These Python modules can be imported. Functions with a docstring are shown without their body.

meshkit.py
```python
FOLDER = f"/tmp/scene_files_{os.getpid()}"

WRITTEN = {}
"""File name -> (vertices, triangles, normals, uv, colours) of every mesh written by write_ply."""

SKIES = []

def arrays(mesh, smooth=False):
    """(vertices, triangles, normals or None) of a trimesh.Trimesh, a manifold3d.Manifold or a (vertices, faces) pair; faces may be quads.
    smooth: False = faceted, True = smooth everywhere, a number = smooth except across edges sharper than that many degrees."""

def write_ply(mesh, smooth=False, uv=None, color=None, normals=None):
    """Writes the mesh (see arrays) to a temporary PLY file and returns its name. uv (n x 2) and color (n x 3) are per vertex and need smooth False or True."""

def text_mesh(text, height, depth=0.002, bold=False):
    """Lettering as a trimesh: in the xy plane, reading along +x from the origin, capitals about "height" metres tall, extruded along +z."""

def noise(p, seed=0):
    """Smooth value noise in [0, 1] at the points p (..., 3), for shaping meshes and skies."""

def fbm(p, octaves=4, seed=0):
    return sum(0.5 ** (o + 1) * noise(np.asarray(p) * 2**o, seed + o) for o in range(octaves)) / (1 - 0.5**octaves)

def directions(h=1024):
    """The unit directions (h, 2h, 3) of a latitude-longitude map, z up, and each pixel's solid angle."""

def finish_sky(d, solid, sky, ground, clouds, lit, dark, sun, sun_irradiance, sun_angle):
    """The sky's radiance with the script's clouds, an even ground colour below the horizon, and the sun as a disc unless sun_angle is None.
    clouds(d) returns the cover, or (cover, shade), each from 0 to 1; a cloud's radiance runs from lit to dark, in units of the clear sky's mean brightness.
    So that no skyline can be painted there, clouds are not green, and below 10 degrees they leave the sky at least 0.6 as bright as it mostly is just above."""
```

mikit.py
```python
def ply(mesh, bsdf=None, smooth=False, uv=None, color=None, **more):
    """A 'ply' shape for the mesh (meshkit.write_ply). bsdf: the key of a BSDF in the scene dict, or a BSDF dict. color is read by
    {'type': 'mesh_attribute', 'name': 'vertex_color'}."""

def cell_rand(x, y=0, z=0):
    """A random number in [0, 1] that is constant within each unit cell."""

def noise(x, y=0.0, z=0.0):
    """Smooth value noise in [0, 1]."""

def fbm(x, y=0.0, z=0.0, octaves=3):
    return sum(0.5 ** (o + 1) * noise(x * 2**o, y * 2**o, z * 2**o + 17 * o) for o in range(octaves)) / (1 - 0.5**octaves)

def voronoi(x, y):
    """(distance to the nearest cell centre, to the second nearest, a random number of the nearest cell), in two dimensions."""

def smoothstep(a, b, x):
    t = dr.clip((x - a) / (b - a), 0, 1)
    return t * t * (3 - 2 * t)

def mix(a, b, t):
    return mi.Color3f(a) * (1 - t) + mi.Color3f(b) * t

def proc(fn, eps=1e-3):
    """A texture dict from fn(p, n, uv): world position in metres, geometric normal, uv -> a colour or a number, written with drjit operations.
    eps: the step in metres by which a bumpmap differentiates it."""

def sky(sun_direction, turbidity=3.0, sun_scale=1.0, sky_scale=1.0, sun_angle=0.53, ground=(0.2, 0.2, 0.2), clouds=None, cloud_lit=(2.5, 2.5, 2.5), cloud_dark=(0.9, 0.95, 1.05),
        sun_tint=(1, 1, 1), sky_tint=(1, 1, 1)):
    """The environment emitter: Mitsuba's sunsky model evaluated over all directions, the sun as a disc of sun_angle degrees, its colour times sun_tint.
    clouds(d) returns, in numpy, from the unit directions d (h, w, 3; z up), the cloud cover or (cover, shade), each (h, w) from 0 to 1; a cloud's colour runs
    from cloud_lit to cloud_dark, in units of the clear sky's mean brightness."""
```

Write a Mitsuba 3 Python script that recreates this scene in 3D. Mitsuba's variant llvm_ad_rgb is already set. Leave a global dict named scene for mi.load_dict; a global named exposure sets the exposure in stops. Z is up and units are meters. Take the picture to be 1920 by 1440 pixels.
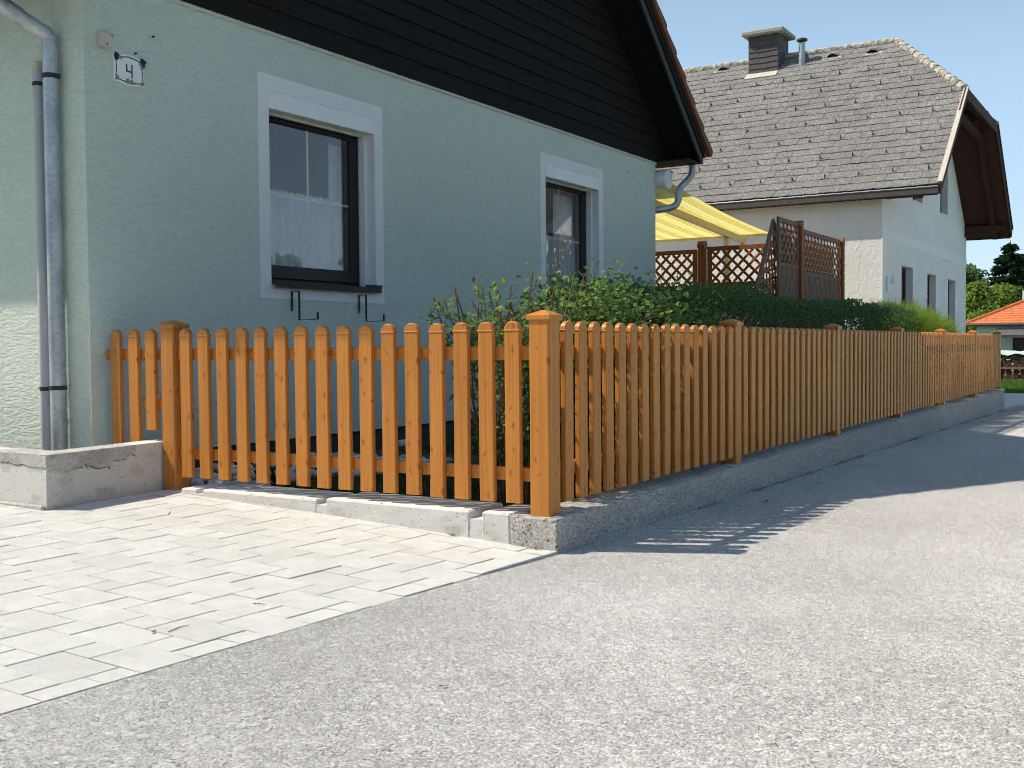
import math
import numpy as np
import trimesh
import manifold3d as m3
import shapely.geometry as sg
from shapely import affinity
from scipy.spatial import cKDTree
import drjit as dr
import mitsuba as mi
import mikit
import meshkit
from mikit import noise, fbm, voronoi, cell_rand, smoothstep, mix, proc

T = mi.ScalarTransform4f
scene, labels = {}, {}

# ---------------------------------------------------------------- camera
CAM = np.array([-5.3183, -3.0356, 0.9589])
FOC, YAW, PITCH, ROLL = 2039.98, 0.5488, 0.0355, -0.0085
_f = np.array([math.cos(PITCH) * math.cos(YAW), math.cos(PITCH) * math.sin(YAW), -math.sin(PITCH)])
_r = np.cross(_f, [0, 0, 1]); _r /= np.linalg.norm(_r)
_u = np.cross(_r, _f)
_up = -math.sin(ROLL) * _r + math.cos(ROLL) * _u
scene['camera'] = {'type': 'perspective', 'fov': 2 * math.degrees(math.atan(960 / FOC)), 'fov_axis': 'x',
                   'near_clip': 0.05, 'far_clip': 2000.0,
                   'to_world': T().look_at(origin=CAM.tolist(), target=(CAM + _f).tolist(), up=_up.tolist())}
# ---------------------------------------------------------------- sun and sky
SUN = np.array([-0.268, 0.556, 0.787])


def thin_cloud(d):
    # a thin veil of summer haze, denser towards the horizon all round, with faint streaks
    st = meshkit.fbm(d * np.array([3.0, 3.0, 9.0]) + 11.0, 4)
    return np.clip(0.06 + 0.46 * np.exp(-np.maximum(d[..., 2], 0) / 0.24) + 0.20 * (st - 0.5), 0, 1)


scene['daylight'] = mikit.sky(SUN, turbidity=3.0, clouds=thin_cloud, cloud_lit=(2.35, 3.3, 4.85), sky_tint=(1.13, 1.01, 0.76), sun_tint=(0.937, 0.998, 1.075))
exposure = 2.05


# ================================================================ materials
def rgb(*c):
    return {'type': 'rgb', 'value': list(c)}


def bsdf(key, color, rough=0.8, bump=None, bump_scale=0.003, eps=1e-3, spec=0.3, metallic=0.0, two=True, **kw):
    col = color if isinstance(color, dict) else (rgb(*color) if not callable(color) else proc(color))
    b = {'type': 'principled', 'base_color': col, 'roughness': rough if not callable(rough) else proc(rough), 'specular': spec, **kw}
    if metallic:
        b['metallic'] = metallic
    if bump is not None:
        b = {'type': 'bumpmap', 'arbitrary': proc(bump, eps=eps), 'scale': bump_scale, 'bsdf': b}
    scene[key] = {'type': 'twosided', 'bsdf': b} if two else b


VC = {'type': 'mesh_attribute', 'name': 'vertex_color'}


def wall_grain(p):
    h = p.x + p.y
    a = noise(h * 26, p.z * 95, 1.0)
    b = noise(h * 70 + 9, p.z * 190, 5.0)
    return smoothstep(0.30, 0.62, a) * 0.6 + b * 0.4


def f_wall(p, n, uv):
    t = fbm(p.x * 1.3, p.y * 1.3, p.z * 1.3, 3)
    return mix((0.520, 0.582, 0.522), (0.580, 0.642, 0.578), t) * (0.93 + 0.12 * wall_grain(p))


def b_wall(p, n, uv):
    return wall_grain(p)


bsdf('mat_render', f_wall, 0.95, b_wall, 0.0055, 1.2e-3, spec=0.1)


def f_white(p, n, uv):
    t = fbm(p.x * 2.1, p.y * 2.1, p.z * 2.1, 3)
    return mix((0.71, 0.71, 0.715), (0.78, 0.78, 0.785), t)


bsdf('mat_surround', f_white, 0.9, b_wall, 0.0025, 1.2e-3, spec=0.15)
bsdf('mat_white_plastic', (0.76, 0.77, 0.79), 0.4)
bsdf('mat_plinth', (0.055, 0.055, 0.06), 0.9)


def knots(h, z):
    s, w = mi.Float(0), None
    cx, cz = dr.floor(h / 0.085), dr.floor(z / 0.14)
    out = mi.Float(0)
    for a in (-1, 0, 1):
        for b in (-1, 0, 1):
            i, j = cx + a, cz + b
            kx = (i + 0.2 + 0.6 * cell_rand(i, j, 4)) * 0.085
            kz = (j + 0.2 + 0.6 * cell_rand(i, j, 5)) * 0.14
            size = 0.25 + 0.75 * cell_rand(i, j, 7)
            tilt = (cell_rand(i, j, 8) - 0.5) * 1.2
            dx = (h - kx + tilt * (z - kz)) / (0.0125 * size)
            dz = (z - kz) / (0.031 * size)
            d = dr.sqrt(dx * dx + dz * dz)
            out = dr.maximum(out, dr.select(cell_rand(i, j, 6) < 0.62, (1 - smoothstep(0.05, 1.2, d)) * 0.95, 0))
    return out


def f_fence(p, n, uv):
    h = p.x + p.y * 1.03
    warp = noise(h * 9, p.z * 3.5, 2.0)
    g = fbm(h * 150 + warp * 3, p.z * 2.2, 1.0, 3)
    big = fbm(h * 6, p.z * 1.6, 7.0, 2)
    c = mix((0.40, 0.148, 0.026), (0.54, 0.216, 0.043), smoothstep(0.2, 0.8, g * 0.6 + big * 0.4))
    wob = (noise(h * 140, p.z * 90, 3.0) - 0.5) * 0.008
    k = knots(h + wob, p.z + wob)
    return mix(c, (0.235, 0.050, 0.016), k * 0.9)


bsdf('mat_fence', f_fence, 0.40, spec=0.32)


def f_conc(p, n, uv):
    big = fbm(p.x * 3, p.y * 3, p.z * 5, 3)
    fine = fbm(p.x * 90, p.y * 90, p.z * 90, 2)
    stain = smoothstep(0.52, 0.72, fbm(p.x * 7 + 3, p.y * 7, p.z * 9, 3))
    c = mix((0.50, 0.495, 0.48), (0.63, 0.62, 0.60), big * 0.6 + fine * 0.4)
    c = mix(c, (0.36, 0.35, 0.325), stain * 0.5)
    h = p.x + p.y
    d1, d2, w = voronoi(h * 38, (p.z + p.y * 0.3) * 38)
    pit = dr.select(w > 0.80, 1 - smoothstep(0.07, 0.17, d1 / (0.5 + w * 0.6)), 0)
    return mix(c, (0.10, 0.095, 0.09), pit * 0.9)


def b_conc(p, n, uv):
    h = p.x + p.y
    d1, d2, w = voronoi(h * 38, (p.z + p.y * 0.3) * 38)
    pit = dr.select(w > 0.80, 1 - smoothstep(0.07, 0.17, d1 / (0.5 + w * 0.6)), 0)
    return fbm(p.x * 60, p.y * 60, p.z * 60, 3) * 0.5 - pit


bsdf('mat_wall_concrete', lambda p, n, uv: f_conc(p, n, uv) * mi.Color3f(0.98, 0.97, 0.95), 0.92, b_conc, 0.004, 1.5e-3, spec=0.2)
bsdf('mat_mortar', lambda p, n, uv: f_conc(p, n, uv) * (0.55 + 0.45 * fbm(p.x * 55, p.y * 55, p.z * 55, 3)), 0.92, lambda p, n, uv: fbm(p.x * 75, p.y * 75, p.z * 75, 3), 0.010, 1.5e-3, spec=0.2)
bsdf('mat_concrete', f_conc, 0.92, b_conc, 0.004, 1.5e-3, spec=0.2)


def f_rough(p, n, uv):
    h = p.x + p.y
    d1, d2, w = voronoi(h * 105 + p.x * 5, (p.z + p.y * 0.5) * 105)
    big = fbm(p.x * 3, p.y * 3, p.z * 5, 3)
    c = mix((0.36, 0.35, 0.335), (0.64, 0.62, 0.585), w)
    c = mix(c, (0.20, 0.19, 0.18), smoothstep(0.45, 0.75, d1) * 0.75)
    e1, e2, v = voronoi(h * 30 + 9, p.z * 30 + p.y * 11)
    hole = dr.select(v > 0.5, 1 - smoothstep(0.10, 0.24, e1), 0)
    mid = fbm(p.x * 34, p.y * 34, p.z * 34, 3)
    c = mix(c, (0.07, 0.065, 0.06), hole * 0.9)
    return c * (0.95 + 0.34 * (big - 0.5) + 0.55 * (mid - 0.5))


def b_rough(p, n, uv):
    h = p.x + p.y
    d1, d2, w = voronoi(h * 105 + p.x * 5, (p.z + p.y * 0.5) * 105)
    e1, e2, v = voronoi(h * 30 + 9, p.z * 30 + p.y * 11)
    hole = dr.select(v > 0.5, 1 - smoothstep(0.10, 0.24, e1), 0)
    return (1 - smoothstep(0.0, 0.7, d1)) * (0.5 + w) - 1.2 * hole


bsdf('mat_rough_concrete', f_rough, 0.9, b_rough, 0.0045, 1.2e-3, spec=0.2)


def f_paver(p, n, uv):
    fine = fbm(p.x * 260, p.y * 260, 1.0, 2)
    mid = fbm(p.x * 11, p.y * 11, 4.0, 3)
    d1, d2, w = voronoi(p.x * 330, p.y * 330)
    c = mix((0.40, 0.41, 0.405), (0.52, 0.53, 0.52), fine * 0.45 + w * 0.55)
    speck = smoothstep(0.985, 0.995, w)
    return mix(c * (0.90 + 0.2 * mid), (0.30, 0.30, 0.29), speck * 0.6)


for q_, f_ in (('', 1.0), ('_light', 1.035), ('_dark', 0.945)):
    bsdf('mat_paver' + q_, (lambda f_: lambda p, n, uv: f_paver(p, n, uv) * f_)(f_), 0.85, lambda p, n, uv: fbm(p.x * 420, p.y * 420, 2.0, 2), 0.0008, 6e-4, spec=0.25)


def asphalt_parts(p):
    wx = noise(p.x * 40, p.y * 40, 1.0) - 0.5
    d1, d2, w = voronoi(p.x * 118 + wx * 1.4, p.y * 118 - wx * 1.1)
    e1, e2, v = voronoi(p.x * 210 + 31, p.y * 210 + 17)
    return d1, d2, w, e1, e2, v


def f_asphalt(p, n, uv):
    d1, d2, w, e1, e2, v = asphalt_parts(p)
    big = fbm(p.x * 0.9, p.y * 0.9, 3.0, 4)
    patch = smoothstep(0.40, 0.66, fbm(p.x * 2.6 + 5, p.y * 2.6, 9.0, 3))
    mid = fbm(p.x * 58, p.y * 58, 6.0, 2)
    stone = mix((0.40, 0.40, 0.405), (0.88, 0.88, 0.87), w * w * 0.5 + w * 0.5)
    stone = mix(stone, (0.44, 0.39, 0.35), dr.select(cell_rand(w * 977.0) > 0.90, 0.6, 0.0))
    fines = mix((0.085, 0.085, 0.09), (0.56, 0.56, 0.555), v)
    gap = smoothstep(0.44, 0.58, d1 + (0.5 - mid) * 0.42)
    c = mix(stone, fines, gap)
    dark = dr.select(cell_rand(w * 613.0 + 5) > 0.93, 1.0, 0.0) * (1 - gap)
    c = mix(c, (0.10, 0.10, 0.105), dark * 0.85)
    return c * (0.98 + 0.34 * (big - 0.5) + 0.30 * (mid - 0.5) - 0.05 * patch)


def b_asphalt(p, n, uv):
    d1, d2, w, e1, e2, v = asphalt_parts(p)
    return (1 - smoothstep(0.10, 0.62, d1)) * (0.35 + 0.65 * w) + 0.25 * (1 - smoothstep(0.1, 0.6, e1)) * v


bsdf('mat_asphalt', f_asphalt, 0.9, b_asphalt, 0.0068, 1.0e-3, spec=0.2)
bsdf('mat_joint', lambda p, n, uv: mix((0.13, 0.125, 0.115), (0.24, 0.23, 0.21), fbm(p.x * 80, p.y * 80, 1.0, 2)), 0.95)


def f_clad(p, n, uv):
    g = fbm(p.x * 3, p.z * 110, 2.0, 3)
    return mix((0.008, 0.0075, 0.0078), (0.020, 0.0175, 0.017), g)


bsdf('mat_cladding', f_clad, 0.85, spec=0.12)
bsdf('mat_soffit', (0.011, 0.011, 0.012), 0.8, spec=0.2)
bsdf('mat_verge', (0.030, 0.032, 0.035), 0.6)
bsdf('mat_frame', (0.018, 0.017, 0.018), 0.45)


def f_tile(p, n, uv):
    t = fbm(p.x * 12, p.y * 12, p.z * 12, 3)
    return mix((0.12, 0.046, 0.024), (0.23, 0.098, 0.052), t)


bsdf('mat_brown_tile', f_tile, 0.8)


def f_zinc(p, n, uv):
    t = fbm(p.x * 9, p.y * 9, p.z * 3, 3)
    s = fbm(p.x * 40, p.y * 40, p.z * 40, 2)
    return mix((0.30, 0.33, 0.37), (0.50, 0.53, 0.57), smoothstep(0.25, 0.75, t * 0.7 + s * 0.3))


bsdf('mat_zinc', f_zinc, 0.42, metallic=0.55, spec=0.5)
bsdf('mat_grey_pvc', (0.38, 0.395, 0.42), 0.35)
bsdf('mat_beige_plastic', (0.50, 0.47, 0.41), 0.5)
bsdf('mat_black_metal', (0.012, 0.012, 0.014), 0.45)
bsdf('mat_enamel', (0.78, 0.78, 0.80), 0.2)
bsdf('mat_ink', (0.012, 0.014, 0.025), 0.5)
bsdf('mat_grape', (0.018, 0.012, 0.02), 0.4)
bsdf('mat_leaf_paint', (0.20, 0.24, 0.13), 0.6)
bsdf('mat_bar_gold', (0.55, 0.47, 0.30), 0.4)
bsdf('mat_room', (0.30, 0.28, 0.26), 0.9)
scene['mat_glass'] = {'type': 'thindielectric', 'int_ior': 1.52}
scene['mat_curtain'] = {'type': 'principledthin', 'base_color': rgb(0.80, 0.80, 0.82), 'roughness': 0.9, 'diff_trans': 0.9, 'spec_trans': 0.0}


# foliage: colours per vertex, light passes through
def leafmat(key, trans=0.7, rough=0.38):
    scene[key] = {'type': 'principledthin', 'base_color': VC, 'roughness': rough, 'diff_trans': trans, 'spec_trans': 0.0}


leafmat('mat_leaf')
leafmat('mat_grass', 0.8, 0.6)
bsdf('mat_vertex', VC, 0.85)
bsdf('mat_twig', lambda p, n, uv: mix((0.10, 0.065, 0.04), (0.24, 0.17, 0.105), noise(p.x * 60, p.y * 60, p.z * 25)), 0.8)
bsdf('mat_dry_stalk', (0.36, 0.27, 0.16), 0.8)
bsdf('mat_bark', lambda p, n, uv: mix((0.05, 0.04, 0.03), (0.15, 0.12, 0.09), fbm(p.x * 12, p.y * 12, p.z * 5, 3)), 0.9)
bsdf('mat_soil', lambda p, n, uv: mix((0.035, 0.03, 0.022), (0.09, 0.07, 0.05), fbm(p.x * 20, p.y * 20, 2.0, 4)), 0.95)
bsdf('mat_lawn_base', lambda p, n, uv: mix((0.035, 0.065, 0.018), (0.085, 0.14, 0.035), fbm(p.x * 3, p.y * 3, 2.0, 4)), 0.95)
bsdf('mat_pebble', VC, 0.75)


def f_house2(p, n, uv):
    t = fbm(p.x * 1.1, p.y * 1.1, p.z * 1.6, 3)
    return mix((0.69, 0.68, 0.66), (0.78, 0.775, 0.76), t)


bsdf('mat_roughcast', f_house2, 0.95, lambda p, n, uv: fbm((p.x + p.y) * 26, p.z * 30, 1.0, 3), 0.009, 4e-3, spec=0.1)
bsdf('mat_smooth_band', (0.77, 0.77, 0.76), 0.9)


def f_shingle(p, n, uv):
    i = cell_rand(dr.floor(p.y * 3.04), dr.floor(p.x * 4.9), 3.0)
    big = fbm(p.x * 1.4, p.y * 1.4, 2.0, 3)
    sp = fbm(p.x * 38, p.y * 38, 5.0, 3)
    fine = 0.5 * noise(p.x * 60, p.y * 60, 1.0) + 0.5 * noise(p.x * 130, p.y * 130, 4.0)
    c = mix((0.115, 0.115, 0.120), (0.215, 0.213, 0.218), i * 0.30 + big * 0.22 + fine * 0.48)
    lichen = smoothstep(0.50, 0.70, 0.5 * sp + 0.5 * fine) * (0.35 + 0.65 * big)
    return mix(c, (0.42, 0.415, 0.39), lichen * 0.72)


bsdf('mat_shingle', f_shingle, 0.95, spec=0.15)
bsdf('mat_ridge', lambda p, n, uv: mix((0.20, 0.19, 0.165), (0.47, 0.45, 0.40), smoothstep(0.3, 0.7, fbm(p.x * 17, p.y * 17, p.z * 17, 3))), 0.95)
bsdf('mat_slate', lambda p, n, uv: mix((0.060, 0.058, 0.060), (0.105, 0.10, 0.10), fbm(p.x * 9, p.y * 9, p.z * 9, 3)), 0.7)
bsdf('mat_lichen_stone', lambda p, n, uv: mix((0.22, 0.23, 0.18), (0.42, 0.42, 0.36), fbm(p.x * 22, p.y * 22, p.z * 22, 3)), 0.95)
bsdf('mat_dark_wood', lambda p, n, uv: mix((0.035, 0.016, 0.010), (0.085, 0.038, 0.022), fbm(p.x * 6, p.y * 30, p.z * 30, 3)), 0.75)
bsdf('mat_brown_stain', lambda p, n, uv: mix((0.17, 0.050, 0.012), (0.30, 0.095, 0.022), fbm(p.x * 30, p.y * 30, p.z * 5, 3)), 0.6)
bsdf('mat_red_slat', (0.36, 0.135, 0.075), 0.75)
bsdf('mat_weathered', lambda p, n, uv: mix((0.12, 0.070, 0.048), (0.27, 0.185, 0.14), fbm(p.x * 34, p.y * 34, p.z * 5, 3)), 0.85)
bsdf('mat_beige_metal', (0.55, 0.48, 0.33), 0.45)


def f_awning(p, n, uv):
    s = (p.y + (p.x - 10.26) * 0.127) / 0.36
    k = s - dr.floor(s)
    c = mi.Color3f(0.92, 0.86, 0.32)
    c = dr.select((k > 0.30) & (k < 0.36), mi.Color3f(0.52, 0.50, 0.06), c)
    c = dr.select((k > 0.42) & (k < 0.58), mi.Color3f(0.80, 0.62, 0.17), c)
    c = dr.select((k > 0.64) & (k < 0.70), mi.Color3f(0.52, 0.50, 0.06), c)
    c = dr.select((k > 0.80) & (k < 0.92), mi.Color3f(0.95, 0.92, 0.50), c)
    return c


scene['mat_awning'] = {'type': 'principledthin', 'base_color': proc(f_awning), 'roughness': 0.9, 'diff_trans': 1.1, 'spec_trans': 0.0}
bsdf('mat_orange_tile', lambda p, n, uv: mix((0.42, 0.115, 0.045), (0.62, 0.20, 0.085), fbm(p.x * 2, p.y * 5, p.z * 5, 3)), 0.8)
bsdf('mat_pale_blue_wall', (0.62, 0.69, 0.72), 0.9)
bsdf('mat_tarp', (0.45, 0.62, 0.55), 0.5)
bsdf('mat_dead_leaf', (0.13, 0.085, 0.035), 0.8)
bsdf('mat_grey_paving', lambda p, n, uv: mix((0.38, 0.37, 0.36), (0.52, 0.51, 0.49), fbm(p.x * 6, p.y * 6, 1.0, 3)), 0.9)
bsdf('mat_dark_glass', (0.02, 0.025, 0.03), 0.08, spec=0.6)


# ================================================================ helpers
def uniq(key):
    if key not in scene and key not in labels and not any(k.startswith(key + '__') for k in ()):
        return key
    i = 1
    while f'{key}_{i:03d}' in scene or f'{key}_{i:03d}' in labels:
        i += 1
    return f'{key}_{i:03d}'


_count = {}


def part(parent, name, shape, m=None):
    """one entry of the scene under parent; shape is a ply dict; numbered like name, name_001"""
    base = f'{parent}__{name}' if parent else name
    k = _count.get(base, 0)
    _count[base] = k + 1
    key = base if k == 0 else f'{base}_{k:03d}'
    d = dict(shape)
    if m is not None:
        m = np.asarray(m, float)
        d['to_world'] = T(m.tolist())
    scene[key] = d
    return key


def thing(name, label, category, group=None, kind=None):
    k = _count.get(name, 0)
    _count[name] = k + 1
    key = name if k == 0 else f'{name}_{k:03d}'
    lab(key, label, category, group, kind)
    return key


def lab(key, label=None, category=None, group=None, kind=None):
    d = labels.setdefault(key, {})
    for a, b in (('label', label), ('category', category), ('group', group), ('kind', kind)):
        if b:
            d[a] = b


def P(mesh, mat, smooth=False, **kw):
    return mikit.ply(mesh, mat, smooth, **kw)


def box(x0, x1, y0, y1, z0, z1, b=0.0):
    if b <= 0:
        v = np.array([[x, y, z] for x in (x0, x1) for y in (y0, y1) for z in (z0, z1)])
        return trimesh.convex.convex_hull(v)
    v = []
    for x, sx in ((x0, 1), (x1, -1)):
        for y, sy in ((y0, 1), (y1, -1)):
            for z, sz in ((z0, 1), (z1, -1)):
                v += [(x, y + sy * b, z + sz * b), (x + sx * b, y, z + sz * b), (x + sx * b, y + sy * b, z)]
    return trimesh.convex.convex_hull(np.array(v))


def cat(ms):
    return trimesh.util.concatenate([m for m in ms if m is not None])


def mat(pos=(0, 0, 0), rz=0.0, rx=0.0, ry=0.0, s=1.0):
    a = trimesh.transformations.euler_matrix(rx, ry, rz, 'sxyz')
    a[:3, :3] *= s
    a[:3, 3] = pos
    return a


def moved(mesh, m):
    k = mesh.copy(); k.apply_transform(m); return k


def tube(pts, rad, sides=10, cap=True):
    p = np.asarray(pts, float)
    r = np.broadcast_to(np.asarray(rad, float), (len(p),))
    t = np.gradient(p, axis=0); t /= np.linalg.norm(t, axis=1, keepdims=True)
    a = np.cross(t[0], [0, 0, 1.0] if abs(t[0][2]) < 0.9 else [1.0, 0, 0]); a /= np.linalg.norm(a)
    V = []
    ang = np.arange(sides) * 2 * np.pi / sides
    for i in range(len(p)):
        a = a - t[i] * (a @ t[i]); a /= np.linalg.norm(a)
        b = np.cross(t[i], a)
        V.append(p[i] + r[i] * (np.cos(ang)[:, None] * a + np.sin(ang)[:, None] * b))
    V = np.concatenate(V)
    F = []
    for i in range(len(p) - 1):
        for j in range(sides):
            A, B = i * sides + j, i * sides + (j + 1) % sides
            F += [(A, B, B + sides), (A, B + sides, A + sides)]
    if cap:
        n = len(V)
        V = np.vstack([V, p[0], p[-1]])
        o = (len(p) - 1) * sides
        for j in range(sides):
            F += [(n, (j + 1) % sides, j), (n + 1, o + j, o + (j + 1) % sides)]
    return trimesh.Trimesh(V, F, process=False)


def smooth_path(pts, n=24):
    pts = np.asarray(pts, float)
    t = np.linspace(0, len(pts) - 1, n)
    P_ = np.vstack([2 * pts[0] - pts[1], pts, 2 * pts[-1] - pts[-2]])
    out = []
    for s in t:
        i = min(int(s), len(pts) - 2); u = s - i
        a, b, c, d = P_[i], P_[i + 1], P_[i + 2], P_[i + 3]
        out.append(0.5 * (2 * b + (c - a) * u + (2 * a - 5 * b + 4 * c - d) * u * u + (3 * b - a - 3 * c + d) * u ** 3))
    return np.array(out)


def extrude(poly, h, z=0.0):
    ms = []
    for g in (poly.geoms if hasattr(poly, 'geoms') else [poly]):
        if g.area > 1e-6:
            ms.append(trimesh.creation.extrude_polygon(g, h))
    if not ms:
        return None
    m = cat(ms); m.apply_translation([0, 0, z]); return m


XZ = np.array([[1, 0, 0, 0], [0, 0, -1, 0], [0, 1, 0, 0], [0, 0, 0, 1.0]])   # (x, z) drawing, extruded towards -y


def ext_xz(poly, y0, y1):
    """polygon in (x, z), filling y0..y1 (y0 < y1)"""
    m = extrude(poly, y1 - y0)
    if m is None:
        return None
    m.apply_transform(XZ); m.apply_translation([0, y1, 0]); return m


def ext_yz(poly, x0, x1):
    """polygon in (y, z), filling x0..x1"""
    m = extrude(poly, x1 - x0)
    m.apply_transform(np.array([[0, 0, 1, x0], [1, 0, 0, 0], [0, 1, 0, 0], [0, 0, 0, 1.0]])); return m


def bar(a, b, w, d, up=(0, 0, 1)):
    """a straight rectangular bar from a to b, w along 'side', d along 'up'"""
    a, b, up = np.array(a, float), np.array(b, float), np.array(up, float)
    t = b - a; L = np.linalg.norm(t); t /= L
    s = np.cross(t, up); s /= np.linalg.norm(s)
    u = np.cross(s, t)
    v = [a + t * q * L + s * i * w / 2 + u * j * d / 2 for q in (0, 1) for i in (-1, 1) for j in (-1, 1)]
    return trimesh.convex.convex_hull(np.array(v))


def quads(c, ax, ay, colors):
    """leaf cards: centres c, half axes ax, ay (n,3): a leaf of 4 triangles folded along its middle"""
    n = len(c)
    nrm = np.cross(ax, ay); nrm /= np.linalg.norm(nrm, axis=1, keepdims=True) + 1e-9
    fold = nrm * np.linalg.norm(ay, axis=1, keepdims=True) * 0.35
    V = np.stack([c - ax, c - ax * 0.25 + ay + fold, c + ax * 0.45 + ay * 0.75 + fold, c + ax - fold * 0.6, c + ax * 0.45 - ay * 0.75 + fold, c - ax * 0.25 - ay + fold], 1).reshape(-1, 3)
    o = np.arange(n)[:, None] * 6
    F = np.concatenate([o + np.array([[0, 5, 4]]), o + np.array([[0, 4, 3]]), o + np.array([[0, 3, 2]]), o + np.array([[0, 2, 1]])], 0)
    return trimesh.Trimesh(V, F, process=False), np.repeat(colors, 6, 0)


def blades(base, tip, width, colors, bend):
    """grass blades: base, tip (n,3), curved by bend (n,3): 2 segments, 3 triangles"""
    n = len(base)
    d = tip - base
    side = np.cross(d, np.array([0.3, 0.2, 1.0])); side /= np.linalg.norm(side, axis=1, keepdims=True) + 1e-9
    side = side * width[:, None]
    mid = base + d * 0.55 + bend
    V = np.stack([base - side, base + side, mid - side * 0.8, mid + side * 0.8, tip], 1).reshape(-1, 3)
    o = np.arange(n)[:, None] * 5
    F = np.concatenate([o + np.array([[0, 1, 3]]), o + np.array([[0, 3, 2]]), o + np.array([[2, 3, 4]])], 0)
    return trimesh.Trimesh(V, F, process=False), np.repeat(colors, 5, 0)


def rnd_dirs(rng, n):
    v = rng.normal(size=(n, 3)); return v / np.linalg.norm(v, axis=1, keepdims=True)


def project(p):
    d = np.atleast_2d(p) - CAM
    rr = math.cos(ROLL) * _r + math.sin(ROLL) * _u
    z = d @ _f
    return 960 + FOC * (d @ rr) / z, 720 - FOC * (d @ _up) / z, z


# ================================================================ ground
def gz(x, y):
    """height of road and driveway"""
    x, y = np.asarray(x, float), np.asarray(y, float)
    a = -0.178 - 0.0112 * np.clip(x, -30, 26)
    yy = np.clip(y, 0, 6.5)
    xx = np.clip(x, -6, 0)
    return a + yy * (0.06 - 0.0045 * yy) + 0.0125 * xx * yy


def edge_y(x):
    return -0.14 - 0.0386 * (np.asarray(x) + 0.12)


def sheet(xs, ys, zf):
    X, Y = np.meshgrid(xs, ys, indexing='ij')
    V = np.stack([X, Y, zf(X, Y)], -1).reshape(-1, 3)
    nx, ny = len(xs), len(ys)
    i, j = np.meshgrid(np.arange(nx - 1), np.arange(ny - 1), indexing='ij')
    a = (i * ny + j).ravel()
    F = np.concatenate([np.stack([a, a + ny, a + ny + 1], 1), np.stack([a, a + ny + 1, a + 1], 1)])
    return trimesh.Trimesh(V, F, process=False)


def lin(a, b, step):
    return np.linspace(a, b, max(2, int(round((b - a) / step)) + 1))


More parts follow.
